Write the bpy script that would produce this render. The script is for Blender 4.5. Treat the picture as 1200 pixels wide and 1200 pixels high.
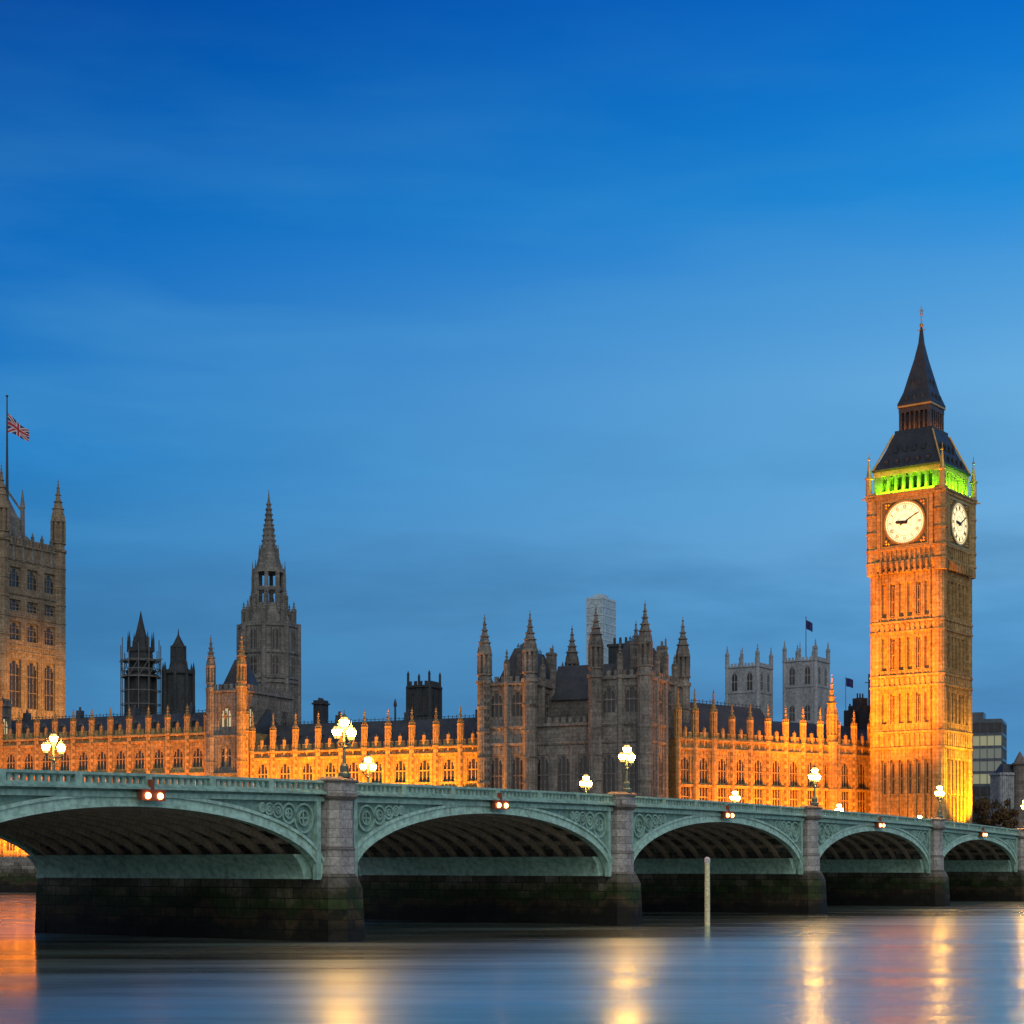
import bpy, bmesh, math, random
from mathutils import Matrix, Vector
random.seed(7)
R = math.radians
for o in list(bpy.data.objects):
    bpy.data.objects.remove(o)
sc = bpy.context.scene
col = sc.collection

# ------------------------------------------------------------------ camera, sky, light, exposure
EYE = 5.0
cd = bpy.data.cameras.new("camera"); cam = bpy.data.objects.new("camera", cd); col.objects.link(cam)
cam.location = (0, 0, EYE); cam.rotation_euler = (R(90), 0, 0)
cd.sensor_width = 36; cd.lens = 36 * 2064 / 1200
cd.shift_y = 414 / 1200
cd.clip_start = 0.5; cd.clip_end = 20000
sc.camera = cam

w = bpy.data.worlds.new("World"); sc.world = w; w.use_nodes = True
nt = w.node_tree; nd = nt.nodes; lk = nt.links; nd.clear()
def N(t, **k):
    n = nd.new(t)
    for a, b in k.items(): setattr(n, a, b)
    return n
def ramp(n, stops, interp='LINEAR'):
    cr = n.color_ramp; cr.interpolation = interp
    while len(cr.elements) > 2: cr.elements.remove(cr.elements[-1])
    for i, (p, c) in enumerate(stops):
        e = cr.elements[i] if i < 2 else cr.elements.new(p)
        e.position = p; e.color = (c[0], c[1], c[2], 1)
out = N('ShaderNodeOutputWorld'); bg = N('ShaderNodeBackground')
tc = N('ShaderNodeTexCoord'); sep = N('ShaderNodeSeparateXYZ')
lk.new(tc.outputs['Generated'], sep.inputs[0])
# dusk sky: deep blue overhead, paler towards the western horizon
rl = N('ShaderNodeValToRGB'); ramp(rl, [(0.0, (.028,.135,.275)), (.07, (.034,.150,.320)), (.15, (.034,.190,.430)), (.22, (.008,.200,.545)), (.32, (.000,.138,.510)), (.44, (.000,.055,.320)), (.75, (.00,.05,.24)), (1, (.01,.055,.20))])
rr = N('ShaderNodeValToRGB'); ramp(rr, [(0.0, (.060,.215,.430)), (.08, (.075,.255,.520)), (.18, (.150,.415,.720)), (.26, (.140,.420,.740)), (.35, (.012,.260,.700)), (.44, (.000,.145,.590)), (.75, (.00,.065,.28)), (1, (.01,.06,.20))])
lk.new(sep.outputs['Z'], rl.inputs[0]); lk.new(sep.outputs['Z'], rr.inputs[0])
mr = N('ShaderNodeMapRange'); mr.inputs['From Min'].default_value = -.30; mr.inputs['From Max'].default_value = .30
lk.new(sep.outputs['X'], mr.inputs['Value'])
mx = N('ShaderNodeMixRGB'); lk.new(mr.outputs[0], mx.inputs[0]); lk.new(rl.outputs[0], mx.inputs[1]); lk.new(rr.outputs[0], mx.inputs[2])
# thin cloud
mp = N('ShaderNodeMapping'); mp.inputs['Scale'].default_value = (2.2, 2.2, 12); mp.inputs['Rotation'].default_value = (0, R(24), 0)
lk.new(tc.outputs['Generated'], mp.inputs[0])
nz = N('ShaderNodeTexNoise'); nz.inputs['Scale'].default_value = 1.5; nz.inputs['Detail'].default_value = 6; nz.inputs['Roughness'].default_value = .5
lk.new(mp.outputs[0], nz.inputs['Vector'])
nr = N('ShaderNodeMapRange'); nr.inputs['From Min'].default_value = .43; nr.inputs['From Max'].default_value = .74; nr.inputs['To Max'].default_value = .6
lk.new(nz.outputs[0], nr.inputs['Value'])
cz = N('ShaderNodeMapRange'); cz.inputs['From Min'].default_value = .46; cz.inputs['From Max'].default_value = .22
lk.new(sep.outputs['Z'], cz.inputs['Value'])
cm = N('ShaderNodeMath', operation='MULTIPLY'); lk.new(nr.outputs[0], cm.inputs[0]); lk.new(cz.outputs[0], cm.inputs[1])
mc = N('ShaderNodeMixRGB'); lk.new(cm.outputs[0], mc.inputs[0]); lk.new(mx.outputs[0], mc.inputs[1]); mc.inputs[2].default_value = (.085,.345,.66,1)
# darker grey-blue cloud banks low over the roofs
mpd = N('ShaderNodeMapping'); mpd.inputs['Scale'].default_value = (3.2, 3.2, 15); mpd.inputs['Rotation'].default_value = (0, R(12), 0); mpd.inputs['Location'].default_value = (3.1, .7, 1.9)
lk.new(tc.outputs['Generated'], mpd.inputs[0])
nzd = N('ShaderNodeTexNoise'); nzd.inputs['Scale'].default_value = 1.7; nzd.inputs['Detail'].default_value = 7; nzd.inputs['Roughness'].default_value = .55; lk.new(mpd.outputs[0], nzd.inputs['Vector'])
nrd = N('ShaderNodeMapRange'); nrd.inputs['From Min'].default_value = .44; nrd.inputs['From Max'].default_value = .66; nrd.inputs['To Max'].default_value = .42; lk.new(nzd.outputs[0], nrd.inputs['Value'])
czd = N('ShaderNodeMapRange'); czd.inputs['From Min'].default_value = .26; czd.inputs['From Max'].default_value = .15; lk.new(sep.outputs['Z'], czd.inputs['Value'])
cmd_ = N('ShaderNodeMath', operation='MULTIPLY'); lk.new(nrd.outputs[0], cmd_.inputs[0]); lk.new(czd.outputs[0], cmd_.inputs[1])
md = N('ShaderNodeMixRGB'); lk.new(cmd_.outputs[0], md.inputs[0]); lk.new(mc.outputs[0], md.inputs[1]); md.inputs[2].default_value = (.036,.165,.365,1)
# added neutral grey glow in the unseen sky behind the camera, as fill
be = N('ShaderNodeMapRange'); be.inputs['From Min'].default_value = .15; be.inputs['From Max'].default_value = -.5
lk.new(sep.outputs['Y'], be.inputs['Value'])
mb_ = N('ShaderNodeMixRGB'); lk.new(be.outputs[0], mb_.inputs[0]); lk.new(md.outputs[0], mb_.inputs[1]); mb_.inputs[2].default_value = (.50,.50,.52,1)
sky = N('ShaderNodeTexSky'); sky.sky_type = 'NISHITA'; sky.sun_disc = False
sky.sun_elevation = R(2); sky.sun_rotation = R(60)
sm = N('ShaderNodeMixRGB', blend_type='ADD'); sm.inputs[0].default_value = .0015
lk.new(mb_.outputs[0], sm.inputs[1]); lk.new(sky.outputs[0], sm.inputs[2])
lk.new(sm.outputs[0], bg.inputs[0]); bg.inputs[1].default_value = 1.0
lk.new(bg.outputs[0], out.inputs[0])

sd = bpy.data.lights.new("dusk_fill", 'SUN'); so = bpy.data.objects.new("dusk_fill", sd); col.objects.link(so)
sd.energy = .8; sd.angle = R(40); sd.color = (1, .95, .86)  # added warm fill lamp from behind the camera, after sunset
so.rotation_euler = Vector((-.25, .75, -.62)).to_track_quat('-Z', 'Y').to_euler()
vs = sc.view_settings
vs.view_transform = 'Standard'; vs.look = 'None'; vs.exposure = 0; vs.gamma = 1; vs.use_curve_mapping = False
sc.render.resolution_x = sc.render.resolution_y = 1024

# ------------------------------------------------------------------ materials
def mat(name, c1, c2=None, rough=.8, scale=.35, metal=0, emit=None, es=0, bump=0, brick=None, spec=.3, streak=0, rust=0):
    m = bpy.data.materials.new(name); m.use_nodes = True
    t = m.node_tree; b = t.nodes['Principled BSDF']
    b.inputs['Roughness'].default_value = rough; b.inputs['Metallic'].default_value = metal
    b.inputs['Specular IOR Level'].default_value = spec
    b.inputs['Base Color'].default_value = (*c1, 1)
    if c2:
        co = t.nodes.new('ShaderNodeTexCoord')
        mpn = t.nodes.new('ShaderNodeMapping'); t.links.new(co.outputs['Object'], mpn.inputs[0])
        if streak: mpn.inputs['Scale'].default_value = (1, 1, streak)
        n1 = t.nodes.new('ShaderNodeTexNoise'); n1.inputs['Scale'].default_value = scale; n1.inputs['Detail'].default_value = 7; n1.inputs['Roughness'].default_value = .68
        t.links.new(mpn.outputs[0], n1.inputs['Vector'])
        r = t.nodes.new('ShaderNodeValToRGB'); ramp(r, [(.33, c1), (.67, c2)])
        t.links.new(n1.outputs[0], r.inputs[0]); last = r.outputs[0]
        n2 = t.nodes.new('ShaderNodeTexNoise'); n2.inputs['Scale'].default_value = scale * 9; n2.inputs['Detail'].default_value = 4
        t.links.new(co.outputs['Object'], n2.inputs['Vector'])
        mm = t.nodes.new('ShaderNodeMixRGB'); mm.blend_type = 'MULTIPLY'; mm.inputs[0].default_value = .75
        r2 = t.nodes.new('ShaderNodeValToRGB'); ramp(r2, [(.3, (.45,.45,.45)), (.62, (1.1,1.1,1.1))])
        t.links.new(n2.outputs[0], r2.inputs[0]); t.links.new(last, mm.inputs[1]); t.links.new(r2.outputs[0], mm.inputs[2])
        fin = mm.outputs[0]
        if brick:
            sx = t.nodes.new('ShaderNodeSeparateXYZ'); t.links.new(co.outputs['Object'], sx.inputs[0])
            ad = t.nodes.new('ShaderNodeMath'); t.links.new(sx.outputs['X'], ad.inputs[0]); t.links.new(sx.outputs['Y'], ad.inputs[1])
            cb = t.nodes.new('ShaderNodeCombineXYZ'); t.links.new(ad.outputs[0], cb.inputs['X']); t.links.new(sx.outputs['Z'], cb.inputs['Y'])
            bt = t.nodes.new('ShaderNodeTexBrick'); t.links.new(cb.outputs[0], bt.inputs['Vector'])
            bt.inputs['Color1'].default_value = (1.05,1.05,1.05,1); bt.inputs['Color2'].default_value = (.72,.72,.72,1); bt.inputs['Mortar'].default_value = (.4,.4,.4,1)
            bt.inputs['Scale'].default_value = 1; bt.inputs['Brick Width'].default_value = brick[0]; bt.inputs['Row Height'].default_value = brick[1]; bt.inputs['Mortar Size'].default_value = .02
            m3 = t.nodes.new('ShaderNodeMixRGB'); m3.blend_type = 'MULTIPLY'; m3.inputs[0].default_value = 1
            t.links.new(fin, m3.inputs[1]); t.links.new(bt.outputs['Color'], m3.inputs[2]); fin = m3.outputs[0]
        if rust:
            mr2 = t.nodes.new('ShaderNodeMapping'); mr2.inputs['Scale'].default_value = (1.6, 1.6, .22); t.links.new(co.outputs['Object'], mr2.inputs[0])
            n4 = t.nodes.new('ShaderNodeTexNoise'); n4.inputs['Scale'].default_value = 1.4; n4.inputs['Detail'].default_value = 6; t.links.new(mr2.outputs[0], n4.inputs['Vector'])
            r4 = t.nodes.new('ShaderNodeMapRange'); r4.inputs['From Min'].default_value = .56; r4.inputs['From Max'].default_value = .78; r4.inputs['To Max'].default_value = rust; t.links.new(n4.outputs[0], r4.inputs['Value'])
            m4 = t.nodes.new('ShaderNodeMixRGB'); t.links.new(r4.outputs[0], m4.inputs[0]); t.links.new(fin, m4.inputs[1]); m4.inputs[2].default_value = (.10,.085,.055,1); fin = m4.outputs[0]
        t.links.new(fin, b.inputs['Base Color'])
        if bump:
            bn = t.nodes.new('ShaderNodeBump'); bn.inputs['Strength'].default_value = bump; bn.inputs['Distance'].default_value = .08
            t.links.new(n2.outputs[0], bn.inputs['Height']); t.links.new(bn.outputs[0], b.inputs['Normal'])
    if emit:
        b.inputs['Emission Color'].default_value = (*emit, 1); b.inputs['Emission Strength'].default_value = es
    return m
M = {}
M['lime'] = mat('floodlit_honey_limestone', (.30,.20,.085), (.47,.33,.145), .9, .22, bump=.5, streak=.35, brick=(1.3,.62))  # blue cut from the stone to paint in the floodlight orange
M['limegrey'] = mat('unlit_limestone', (.105,.108,.108), (.275,.268,.25), .9, .3, bump=.5, streak=.35, brick=(1.3,.62))  # darker, greyer copy of the palace stone, unlit look put in the colour
M['limebrown'] = mat('brown_limestone', (.20,.155,.105), (.34,.27,.185), .9, .25, bump=.5, streak=.35, brick=(1.3,.62))
M['abbey'] = mat('pale_stone', (.23,.26,.29), (.40,.43,.46), .9, .2, streak=.4)
M['darkstone'] = mat('dark_stone', (.026,.032,.037), (.055,.063,.070), .9, .3, streak=.4)  # plain dark blue-grey tone; paints the shade on the bell chamber
M['slate'] = mat('slate', (.028,.035,.043), (.058,.066,.076), .55, .5, spec=.4)
M['iron'] = mat('cast_iron_roof', (.020,.024,.032), (.042,.046,.054), .5, .6, spec=.4)
M['gilt'] = mat('gilding', (.45,.27,.07), (.6,.38,.12), .4, .6, metal=.6)
M['glass'] = mat('window_glass', (.02,.021,.024), (.04,.04,.045), .12, .9, spec=.5)
M['warmwin'] = mat('lit_window', (.1,.06,.03), emit=(1,.42,.10), es=.42)
M['palewin'] = mat('lit_window_pale', (.1,.08,.05), emit=(1,.80,.45), es=.55)
M['green'] = mat('green_paint', (.235,.405,.345), (.315,.505,.43), .5, .25, spec=.4, streak=.3, rust=.6)
M['greenlt'] = mat('green_paint_bright', (.33,.53,.445), (.43,.65,.56), .5, .3, spec=.4, streak=.3, rust=.6)
M['greendk'] = mat('green_paint_shaded', (.15,.275,.24), (.22,.37,.325), .55, .4, spec=.4, streak=.3, rust=.6)  # darker copy of the same paint, recess shade put in the colour
M['ribpaint'] = mat('rib_paint', (.28,.21,.16), (.42,.33,.26), .7, .6)
M['granite'] = mat('grey_granite', (.30,.285,.27), (.46,.445,.425), .8, .5, bump=.4, streak=.5, brick=(1.25,.62))
M['granitedk'] = mat('plinth_granite', (.15,.13,.115), (.27,.24,.215), .8, .6, bump=.4, brick=(1.25,.62))
M['road'] = mat('asphalt', (.04,.04,.042), (.06,.06,.06), .9, 1.2)
M['pave'] = mat('paving', (.24,.225,.20), (.34,.32,.29), .9, .8)
M['ground'] = mat('ground', (.07,.075,.05), (.13,.12,.09), .95, .1)
M['lampiron'] = mat('lamp_iron', (.06,.10,.085), (.09,.14,.12), .45, 2.0, spec=.5)
M['lampglass'] = mat('lamp_glass', (.9,.8,.6), emit=(1,.42,.065), es=430)
M['lampdim'] = mat('lamp_glass_glow_rim', (.9,.7,.4), emit=(1,.50,.075), es=1.7)  # dim orange ends paint a glow rim round the bright band
M['navred'] = mat('nav_housing', (.20,.05,.025), (.30,.08,.04), .5, 3.0)
M['navglow'] = mat('nav_glass', (.9,.4,.15), emit=(1,.40,.12), es=9)
M['dial'] = mat('opal_dial', (.8,.75,.55), emit=(1,.80,.38), es=1.0)
M['black'] = mat('black_paint', (.02,.02,.022), (.035,.035,.035), .5, 2.0)
M['dialmark'] = mat('dial_tracery', (.10,.08,.03), (.16,.12,.05), .5, 2.0)
M['towerglass'] = mat('curtain_glass', (.28,.40,.47), (.38,.50,.56), .15, .05, spec=.6)
M['concrete'] = mat('pale_panel', (.40,.52,.60), (.50,.62,.69), .8, .2)
M['officedark'] = mat('office_panel', (.06,.085,.11), (.09,.12,.15), .3, .1, spec=.5)
M['post'] = mat('weathered_post', (.62,.60,.36), (.82,.80,.55), .7, .8, streak=.4)
M['leaf'] = mat('autumn_leaf', (.08,.045,.02), (.13,.085,.03), .8, .5)
M['bark'] = mat('bark', (.05,.04,.03), (.09,.07,.05), .9, 2.0)
M['fred'] = mat('flag_red', (.35,.02,.04), (.42,.03,.05), .8, 1)
M['fwhite'] = mat('flag_white', (.5,.5,.55), (.6,.6,.62), .8, 1)
M['fblue'] = mat('flag_blue', (.02,.025,.12), (.03,.035,.16), .8, 1)
M['scaf'] = mat('scaffold', (.10,.11,.11), (.18,.18,.18), .5, 2.0)
M['redpaint'] = mat('red_paint', (.40,.02,.015), (.5,.03,.02), .35, 1, spec=.5)
M['tail'] = mat('tail_light', (.5,.02,.02), emit=(1,.08,.04), es=7)
M['tyre'] = mat('rubber', (.02,.02,.02), (.03,.03,.03), .9, 1)
M['whitelamp'] = mat('white_lamp', (.9,.9,.8), emit=(1,.86,.62), es=3.0)

# algae and tide staining on the masonry that stands in the river by height; shade under the bridge is painted in too
def tide_mat():
    m = bpy.data.materials.new('tidal_masonry'); m.use_nodes = True
    t = m.node_tree; b = t.nodes['Principled BSDF']; b.inputs['Roughness'].default_value = .75; b.inputs['Specular IOR Level'].default_value = .3
    g = t.nodes.new('ShaderNodeNewGeometry'); s = t.nodes.new('ShaderNodeSeparateXYZ'); t.links.new(g.outputs['Position'], s.inputs[0])
    n1 = t.nodes.new('ShaderNodeTexNoise'); n1.inputs['Scale'].default_value = .45; n1.inputs['Detail'].default_value = 7
    t.links.new(g.outputs['Position'], n1.inputs['Vector'])
    ad = t.nodes.new('ShaderNodeMath'); ad.operation = 'MULTIPLY_ADD'; t.links.new(n1.outputs[0], ad.inputs[0]); ad.inputs[1].default_value = 4.2
    t.links.new(s.outputs['Z'], ad.inputs[2])
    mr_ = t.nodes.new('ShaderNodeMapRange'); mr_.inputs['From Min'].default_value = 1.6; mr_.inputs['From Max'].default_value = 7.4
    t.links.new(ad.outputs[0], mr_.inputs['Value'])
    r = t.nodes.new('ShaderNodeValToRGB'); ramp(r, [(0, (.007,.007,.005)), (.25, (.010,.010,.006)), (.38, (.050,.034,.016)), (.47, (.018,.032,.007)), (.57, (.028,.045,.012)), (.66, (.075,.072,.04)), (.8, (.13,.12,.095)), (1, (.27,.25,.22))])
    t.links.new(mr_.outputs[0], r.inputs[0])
    n2 = t.nodes.new('ShaderNodeTexNoise'); n2.inputs['Scale'].default_value = 3; n2.inputs['Detail'].default_value = 5
    t.links.new(g.outputs['Position'], n2.inputs['Vector'])
    mm = t.nodes.new('ShaderNodeMixRGB'); mm.blend_type = 'MULTIPLY'; mm.inputs[0].default_value = .6
    r2 = t.nodes.new('ShaderNodeValToRGB'); ramp(r2, [(.3, (.35,.35,.35)), (.65, (1.2,1.2,1.2))]); t.links.new(n2.outputs[0], r2.inputs[0])
    t.links.new(r.outputs[0], mm.inputs[1]); t.links.new(r2.outputs[0], mm.inputs[2])
    co = t.nodes.new('ShaderNodeTexCoord'); sx = t.nodes.new('ShaderNodeSeparateXYZ'); t.links.new(co.outputs['Object'], sx.inputs[0])
    a2 = t.nodes.new('ShaderNodeMath'); t.links.new(sx.outputs['X'], a2.inputs[0]); t.links.new(sx.outputs['Y'], a2.inputs[1])
    cb = t.nodes.new('ShaderNodeCombineXYZ'); t.links.new(a2.outputs[0], cb.inputs['X']); t.links.new(sx.outputs['Z'], cb.inputs['Y'])
    bt = t.nodes.new('ShaderNodeTexBrick'); t.links.new(cb.outputs[0], bt.inputs['Vector'])
    bt.inputs['Color1'].default_value = (1.2,1.2,1.2,1); bt.inputs['Color2'].default_value = (.5,.5,.5,1); bt.inputs['Mortar'].default_value = (.2,.2,.2,1)
    bt.inputs['Scale'].default_value = 1; bt.inputs['Brick Width'].default_value = 1.5; bt.inputs['Row Height'].default_value = .7; bt.inputs['Mortar Size'].default_value = .035
    m5 = t.nodes.new('ShaderNodeMixRGB'); m5.blend_type = 'MULTIPLY'; m5.inputs[0].default_value = 1; t.links.new(mm.outputs[0], m5.inputs[1]); t.links.new(bt.outputs['Color'], m5.inputs[2])
    t.links.new(m5.outputs[0], b.inputs['Base Color'])
    bn = t.nodes.new('ShaderNodeBump'); bn.inputs['Strength'].default_value = .6; bn.inputs['Distance'].default_value = .15
    t.links.new(n2.outputs[0], bn.inputs['Height']); t.links.new(bn.outputs[0], b.inputs['Normal'])
    return m
M['tide'] = tide_mat()

def water_mat():
    m = bpy.data.materials.new('river_water'); m.use_nodes = True
    t = m.node_tree; t.nodes.remove(t.nodes['Principled BSDF']); L = t.links
    def n_(k, **kw):
        x = t.nodes.new(k)
        for a, b in kw.items(): setattr(x, a, b)
        return x
    df = n_('ShaderNodeBsdfDiffuse'); df.inputs[0].default_value = (.050,.040,.018,1)
    gl = n_('ShaderNodeBsdfGlossy'); gl.inputs[0].default_value = (.70,.90,.80,1); g2 = n_('ShaderNodeBsdfGlossy'); g2.inputs[0].default_value = (.80,.91,.80,1); g2.inputs['Roughness'].default_value = .22
    g = n_('ShaderNodeNewGeometry')
    mp = n_('ShaderNodeMapping'); mp.inputs['Rotation'].default_value = (0, 0, R(-12)); mp.inputs['Scale'].default_value = (.28, 1, 1); L.new(g.outputs['Position'], mp.inputs[0])
    n1 = n_('ShaderNodeTexNoise'); n1.inputs['Scale'].default_value = .13; n1.inputs['Detail'].default_value = 5; n1.inputs['Roughness'].default_value = .6
    L.new(mp.outputs[0], n1.inputs['Vector'])
    mr_ = n_('ShaderNodeMapRange'); mr_.inputs['From Min'].default_value = .34; mr_.inputs['From Max'].default_value = .66; mr_.inputs['To Min'].default_value = .34; mr_.inputs['To Max'].default_value = .48
    L.new(n1.outputs[0], mr_.inputs['Value']); L.new(mr_.outputs[0], gl.inputs['Roughness'])
    n2 = n_('ShaderNodeTexNoise'); n2.inputs['Scale'].default_value = .5; n2.inputs['Detail'].default_value = 4; n2.inputs['Roughness'].default_value = .5
    L.new(mp.outputs[0], n2.inputs['Vector'])
    bn = n_('ShaderNodeBump'); bn.inputs['Strength'].default_value = .30; bn.inputs['Distance'].default_value = .4
    L.new(n2.outputs[0], bn.inputs['Height']); L.new(bn.outputs[0], gl.inputs['Normal'])
    b2 = n_('ShaderNodeBump'); b2.inputs['Strength'].default_value = .10; b2.inputs['Distance'].default_value = .4
    L.new(n2.outputs[0], b2.inputs['Height']); L.new(b2.outputs[0], g2.inputs['Normal'])
    n3 = n_('ShaderNodeTexNoise'); n3.inputs['Scale'].default_value = .10; n3.inputs['Detail'].default_value = 6; n3.inputs['Roughness'].default_value = .65
    m3 = n_('ShaderNodeMapping'); m3.inputs['Rotation'].default_value = (0, 0, R(4)); m3.inputs['Scale'].default_value = (.18, 1, 1); m3.inputs['Location'].default_value = (31, 17, 0); L.new(g.outputs['Position'], m3.inputs[0]); L.new(m3.outputs[0], n3.inputs['Vector'])
    mf = n_('ShaderNodeMapRange'); mf.inputs['From Min'].default_value = .36; mf.inputs['From Max'].default_value = .64; mf.inputs['To Min'].default_value = .05; mf.inputs['To Max'].default_value = .62
    L.new(n3.outputs[0], mf.inputs['Value'])
    gm = n_('ShaderNodeMixShader'); dp = n_('ShaderNodeVectorMath', operation='DOT_PRODUCT'); dp.inputs[1].default_value = (-.841, .541, 0); L.new(g.outputs['Position'], dp.inputs[0])
    sh = n_('ShaderNodeMapRange'); sh.inputs['From Min'].default_value = 42; sh.inputs['From Max'].default_value = 66; sh.inputs['To Max'].default_value = .42; L.new(dp.outputs['Value'], sh.inputs['Value'])
    sr = n_('ShaderNodeMapRange'); sr.inputs['From Min'].default_value = 46; sr.inputs['From Max'].default_value = 64; sr.inputs['To Min'].default_value = .22; sr.inputs['To Max'].default_value = .12; L.new(dp.outputs['Value'], sr.inputs['Value']); L.new(sr.outputs[0], g2.inputs['Roughness'])
    ads = n_('ShaderNodeMath', operation='ADD'); ads.use_clamp = True; L.new(mf.outputs[0], ads.inputs[0]); L.new(sh.outputs[0], ads.inputs[1])
    L.new(ads.outputs[0], gm.inputs[0]); L.new(gl.outputs[0], gm.inputs[1]); L.new(g2.outputs[0], gm.inputs[2])
    fr = n_('ShaderNodeFresnel'); fr.inputs['IOR'].default_value = 1.45
    mx_ = n_('ShaderNodeMapRange'); mx_.inputs['From Max'].default_value = .55; mx_.inputs['To Min'].default_value = .05; mx_.inputs['To Max'].default_value = .92
    L.new(fr.outputs[0], mx_.inputs['Value'])
    mix = n_('ShaderNodeMixShader'); L.new(mx_.outputs[0], mix.inputs[0]); L.new(df.outputs[0], mix.inputs[1]); L.new(gm.outputs[0], mix.inputs[2])
    L.new(mix.outputs[0], t.nodes['Material Output'].inputs['Surface'])
    return m
M['water'] = water_mat()

# ------------------------------------------------------------------ helpers
class MB:
    """collects shapes, links them as one mesh object"""
    def __init__(s): s.v = []; s.f = []; s.m = []
    def face(s, pts, mi=0):
        i = len(s.v); s.v += [tuple(p) for p in pts]; s.f.append(tuple(range(i, i + len(pts)))); s.m.append(mi)
    def solid(s, verts, faces, mi=0):
        i = len(s.v); s.v += [tuple(p) for p in verts]
        for f in faces: s.f.append(tuple(i + k for k in f)); s.m.append(mi)
    def box(s, x0, x1, y0, y1, z0, z1, mi=0):
        if x0 > x1: x0, x1 = x1, x0
        if y0 > y1: y0, y1 = y1, y0
        if z0 > z1: z0, z1 = z1, z0
        s.solid([(x0,y0,z0),(x1,y0,z0),(x1,y1,z0),(x0,y1,z0),(x0,y0,z1),(x1,y0,z1),(x1,y1,z1),(x0,y1,z1)],
                [(0,3,2,1),(4,5,6,7),(0,1,5,4),(1,2,6,5),(2,3,7,6),(3,0,4,7)], mi)
    def hexa(s, b, t, mi=0):   # bottom quad, top quad (both counter-clockwise from above)
        s.solid(list(b) + list(t), [(0,3,2,1),(4,5,6,7),(0,1,5,4),(1,2,6,5),(2,3,7,6),(3,0,4,7)], mi)
    def rfrus(s, cx, cy, hx0, hy0, hx1, hy1, z0, z1, mi=0):
        s.hexa([(cx-hx0,cy-hy0,z0),(cx+hx0,cy-hy0,z0),(cx+hx0,cy+hy0,z0),(cx-hx0,cy+hy0,z0)],
               [(cx-hx1,cy-hy1,z1),(cx+hx1,cy-hy1,z1),(cx+hx1,cy+hy1,z1),(cx-hx1,cy+hy1,z1)], mi)
    def ng(s, cx, cy, r0, r1, z0, z1, n=8, mi=0, rot=None):
        rot = math.pi / n if rot is None else rot
        a = [rot + 2 * math.pi * k / n for k in range(n)]
        v = [(cx + r0*math.cos(q), cy + r0*math.sin(q), z0) for q in a] + [(cx + r1*math.cos(q), cy + r1*math.sin(q), z1) for q in a]
        f = [(k, (k+1) % n, n + (k+1) % n, n + k) for k in range(n)] + [tuple(range(n-1, -1, -1)), tuple(range(n, 2*n))]
        s.solid(v, f, mi)
    def prof(s, cx, cy, pts, n=8, mi=0, rot=None):
        for (r0, z0), (r1, z1) in zip(pts, pts[1:]):
            if abs(z1 - z0) > 1e-4: s.ng(cx, cy, r0, r1, z0, z1, n, mi, rot)
    def bar(s, p, q, w=.1, mi=0):
        p = Vector(p); q = Vector(q); d = (q - p).normalized()
        a = d.cross(Vector((0,0,1)));  a = Vector((1,0,0)) if a.length < 1e-3 else a.normalized()
        b = d.cross(a); h = w / 2
        c = [p + a*i*h + b*j*h for i, j in ((-1,-1),(1,-1),(1,1),(-1,1))]
        c += [v + (q - p) for v in c]
        s.solid(c, [(0,3,2,1),(4,5,6,7),(0,1,5,4),(1,2,6,5),(2,3,7,6),(3,0,4,7)], mi)
    def ball(s, c, r, mi=0, n=8, sz=1):
        rings = 5
        for k in range(rings):
            a0 = math.pi*k/rings - math.pi/2; a1 = math.pi*(k+1)/rings - math.pi/2
            for j in range(n):
                b0 = 2*math.pi*j/n; b1 = 2*math.pi*(j+1)/n
                P = lambda a, b: (c[0]+r*math.cos(a)*math.cos(b), c[1]+r*math.cos(a)*math.sin(b), c[2]+sz*r*math.sin(a))
                q = [P(a0,b0), P(a0,b1), P(a1,b1), P(a1,b0)]
                if k == 0: q = [q[0], q[2], q[3]]
                if k == rings-1: q = q[:3]
                s.face(q, mi)
    def mesh(s, name, mats, smooth=False):
        me = bpy.data.meshes.new(name); me.from_pydata(s.v, [], s.f)
        for m in (mats if isinstance(mats, (list, tuple)) else [mats]): me.materials.append(m)
        me.polygons.foreach_set('material_index', s.m)
        bm = bmesh.new(); bm.from_mesh(me); bmesh.ops.remove_doubles(bm, verts=bm.verts, dist=1e-5) if smooth else None
        bmesh.ops.recalc_face_normals(bm, faces=bm.faces); bm.to_mesh(me); bm.free()
        if smooth: me.polygons.foreach_set('use_smooth', [True]*len(me.polygons))
        me.update(); return me
    def build(s, name, mats, parent=None, smooth=False):
        return link(s.mesh(name, mats, smooth), name, parent)
def link(me, name, parent=None, loc=None, rz=0):
    o = bpy.data.objects.new(name, me); col.objects.link(o); o.parent = parent
    if loc is not None: o.location = loc
    o.rotation_euler = (0, 0, rz); return o
def thing(name, label, cat, loc=(0,0,0), rz=0, group=None):
    o = bpy.data.objects.new(name, None); col.objects.link(o); o.location = loc; o.rotation_euler = (0,0,rz)
    o['label'] = label; o['category'] = cat
    if group: o['group'] = group
    return o
def tag(o, label, cat, group=None):
    o['label'] = label; o['category'] = cat
    if group: o['group'] = group
    return o
def children(o): return [c for c in ALLCH.get(o.name, [])]
def copy_thing(root, loc, rz, label, group=None):
    r = root.copy(); col.objects.link(r); r.location = loc; r.rotation_euler = (0,0,rz); r['label'] = label
    if group: r['group'] = group
    for ch in [c for c in bpy.data.objects if c.parent == root]:
        c = ch.copy(); col.objects.link(c); c.parent = r
        for g in [k for k in bpy.data.objects if k.parent == ch]:
            d = g.copy(); col.objects.link(d); d.parent = c
    return r
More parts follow.
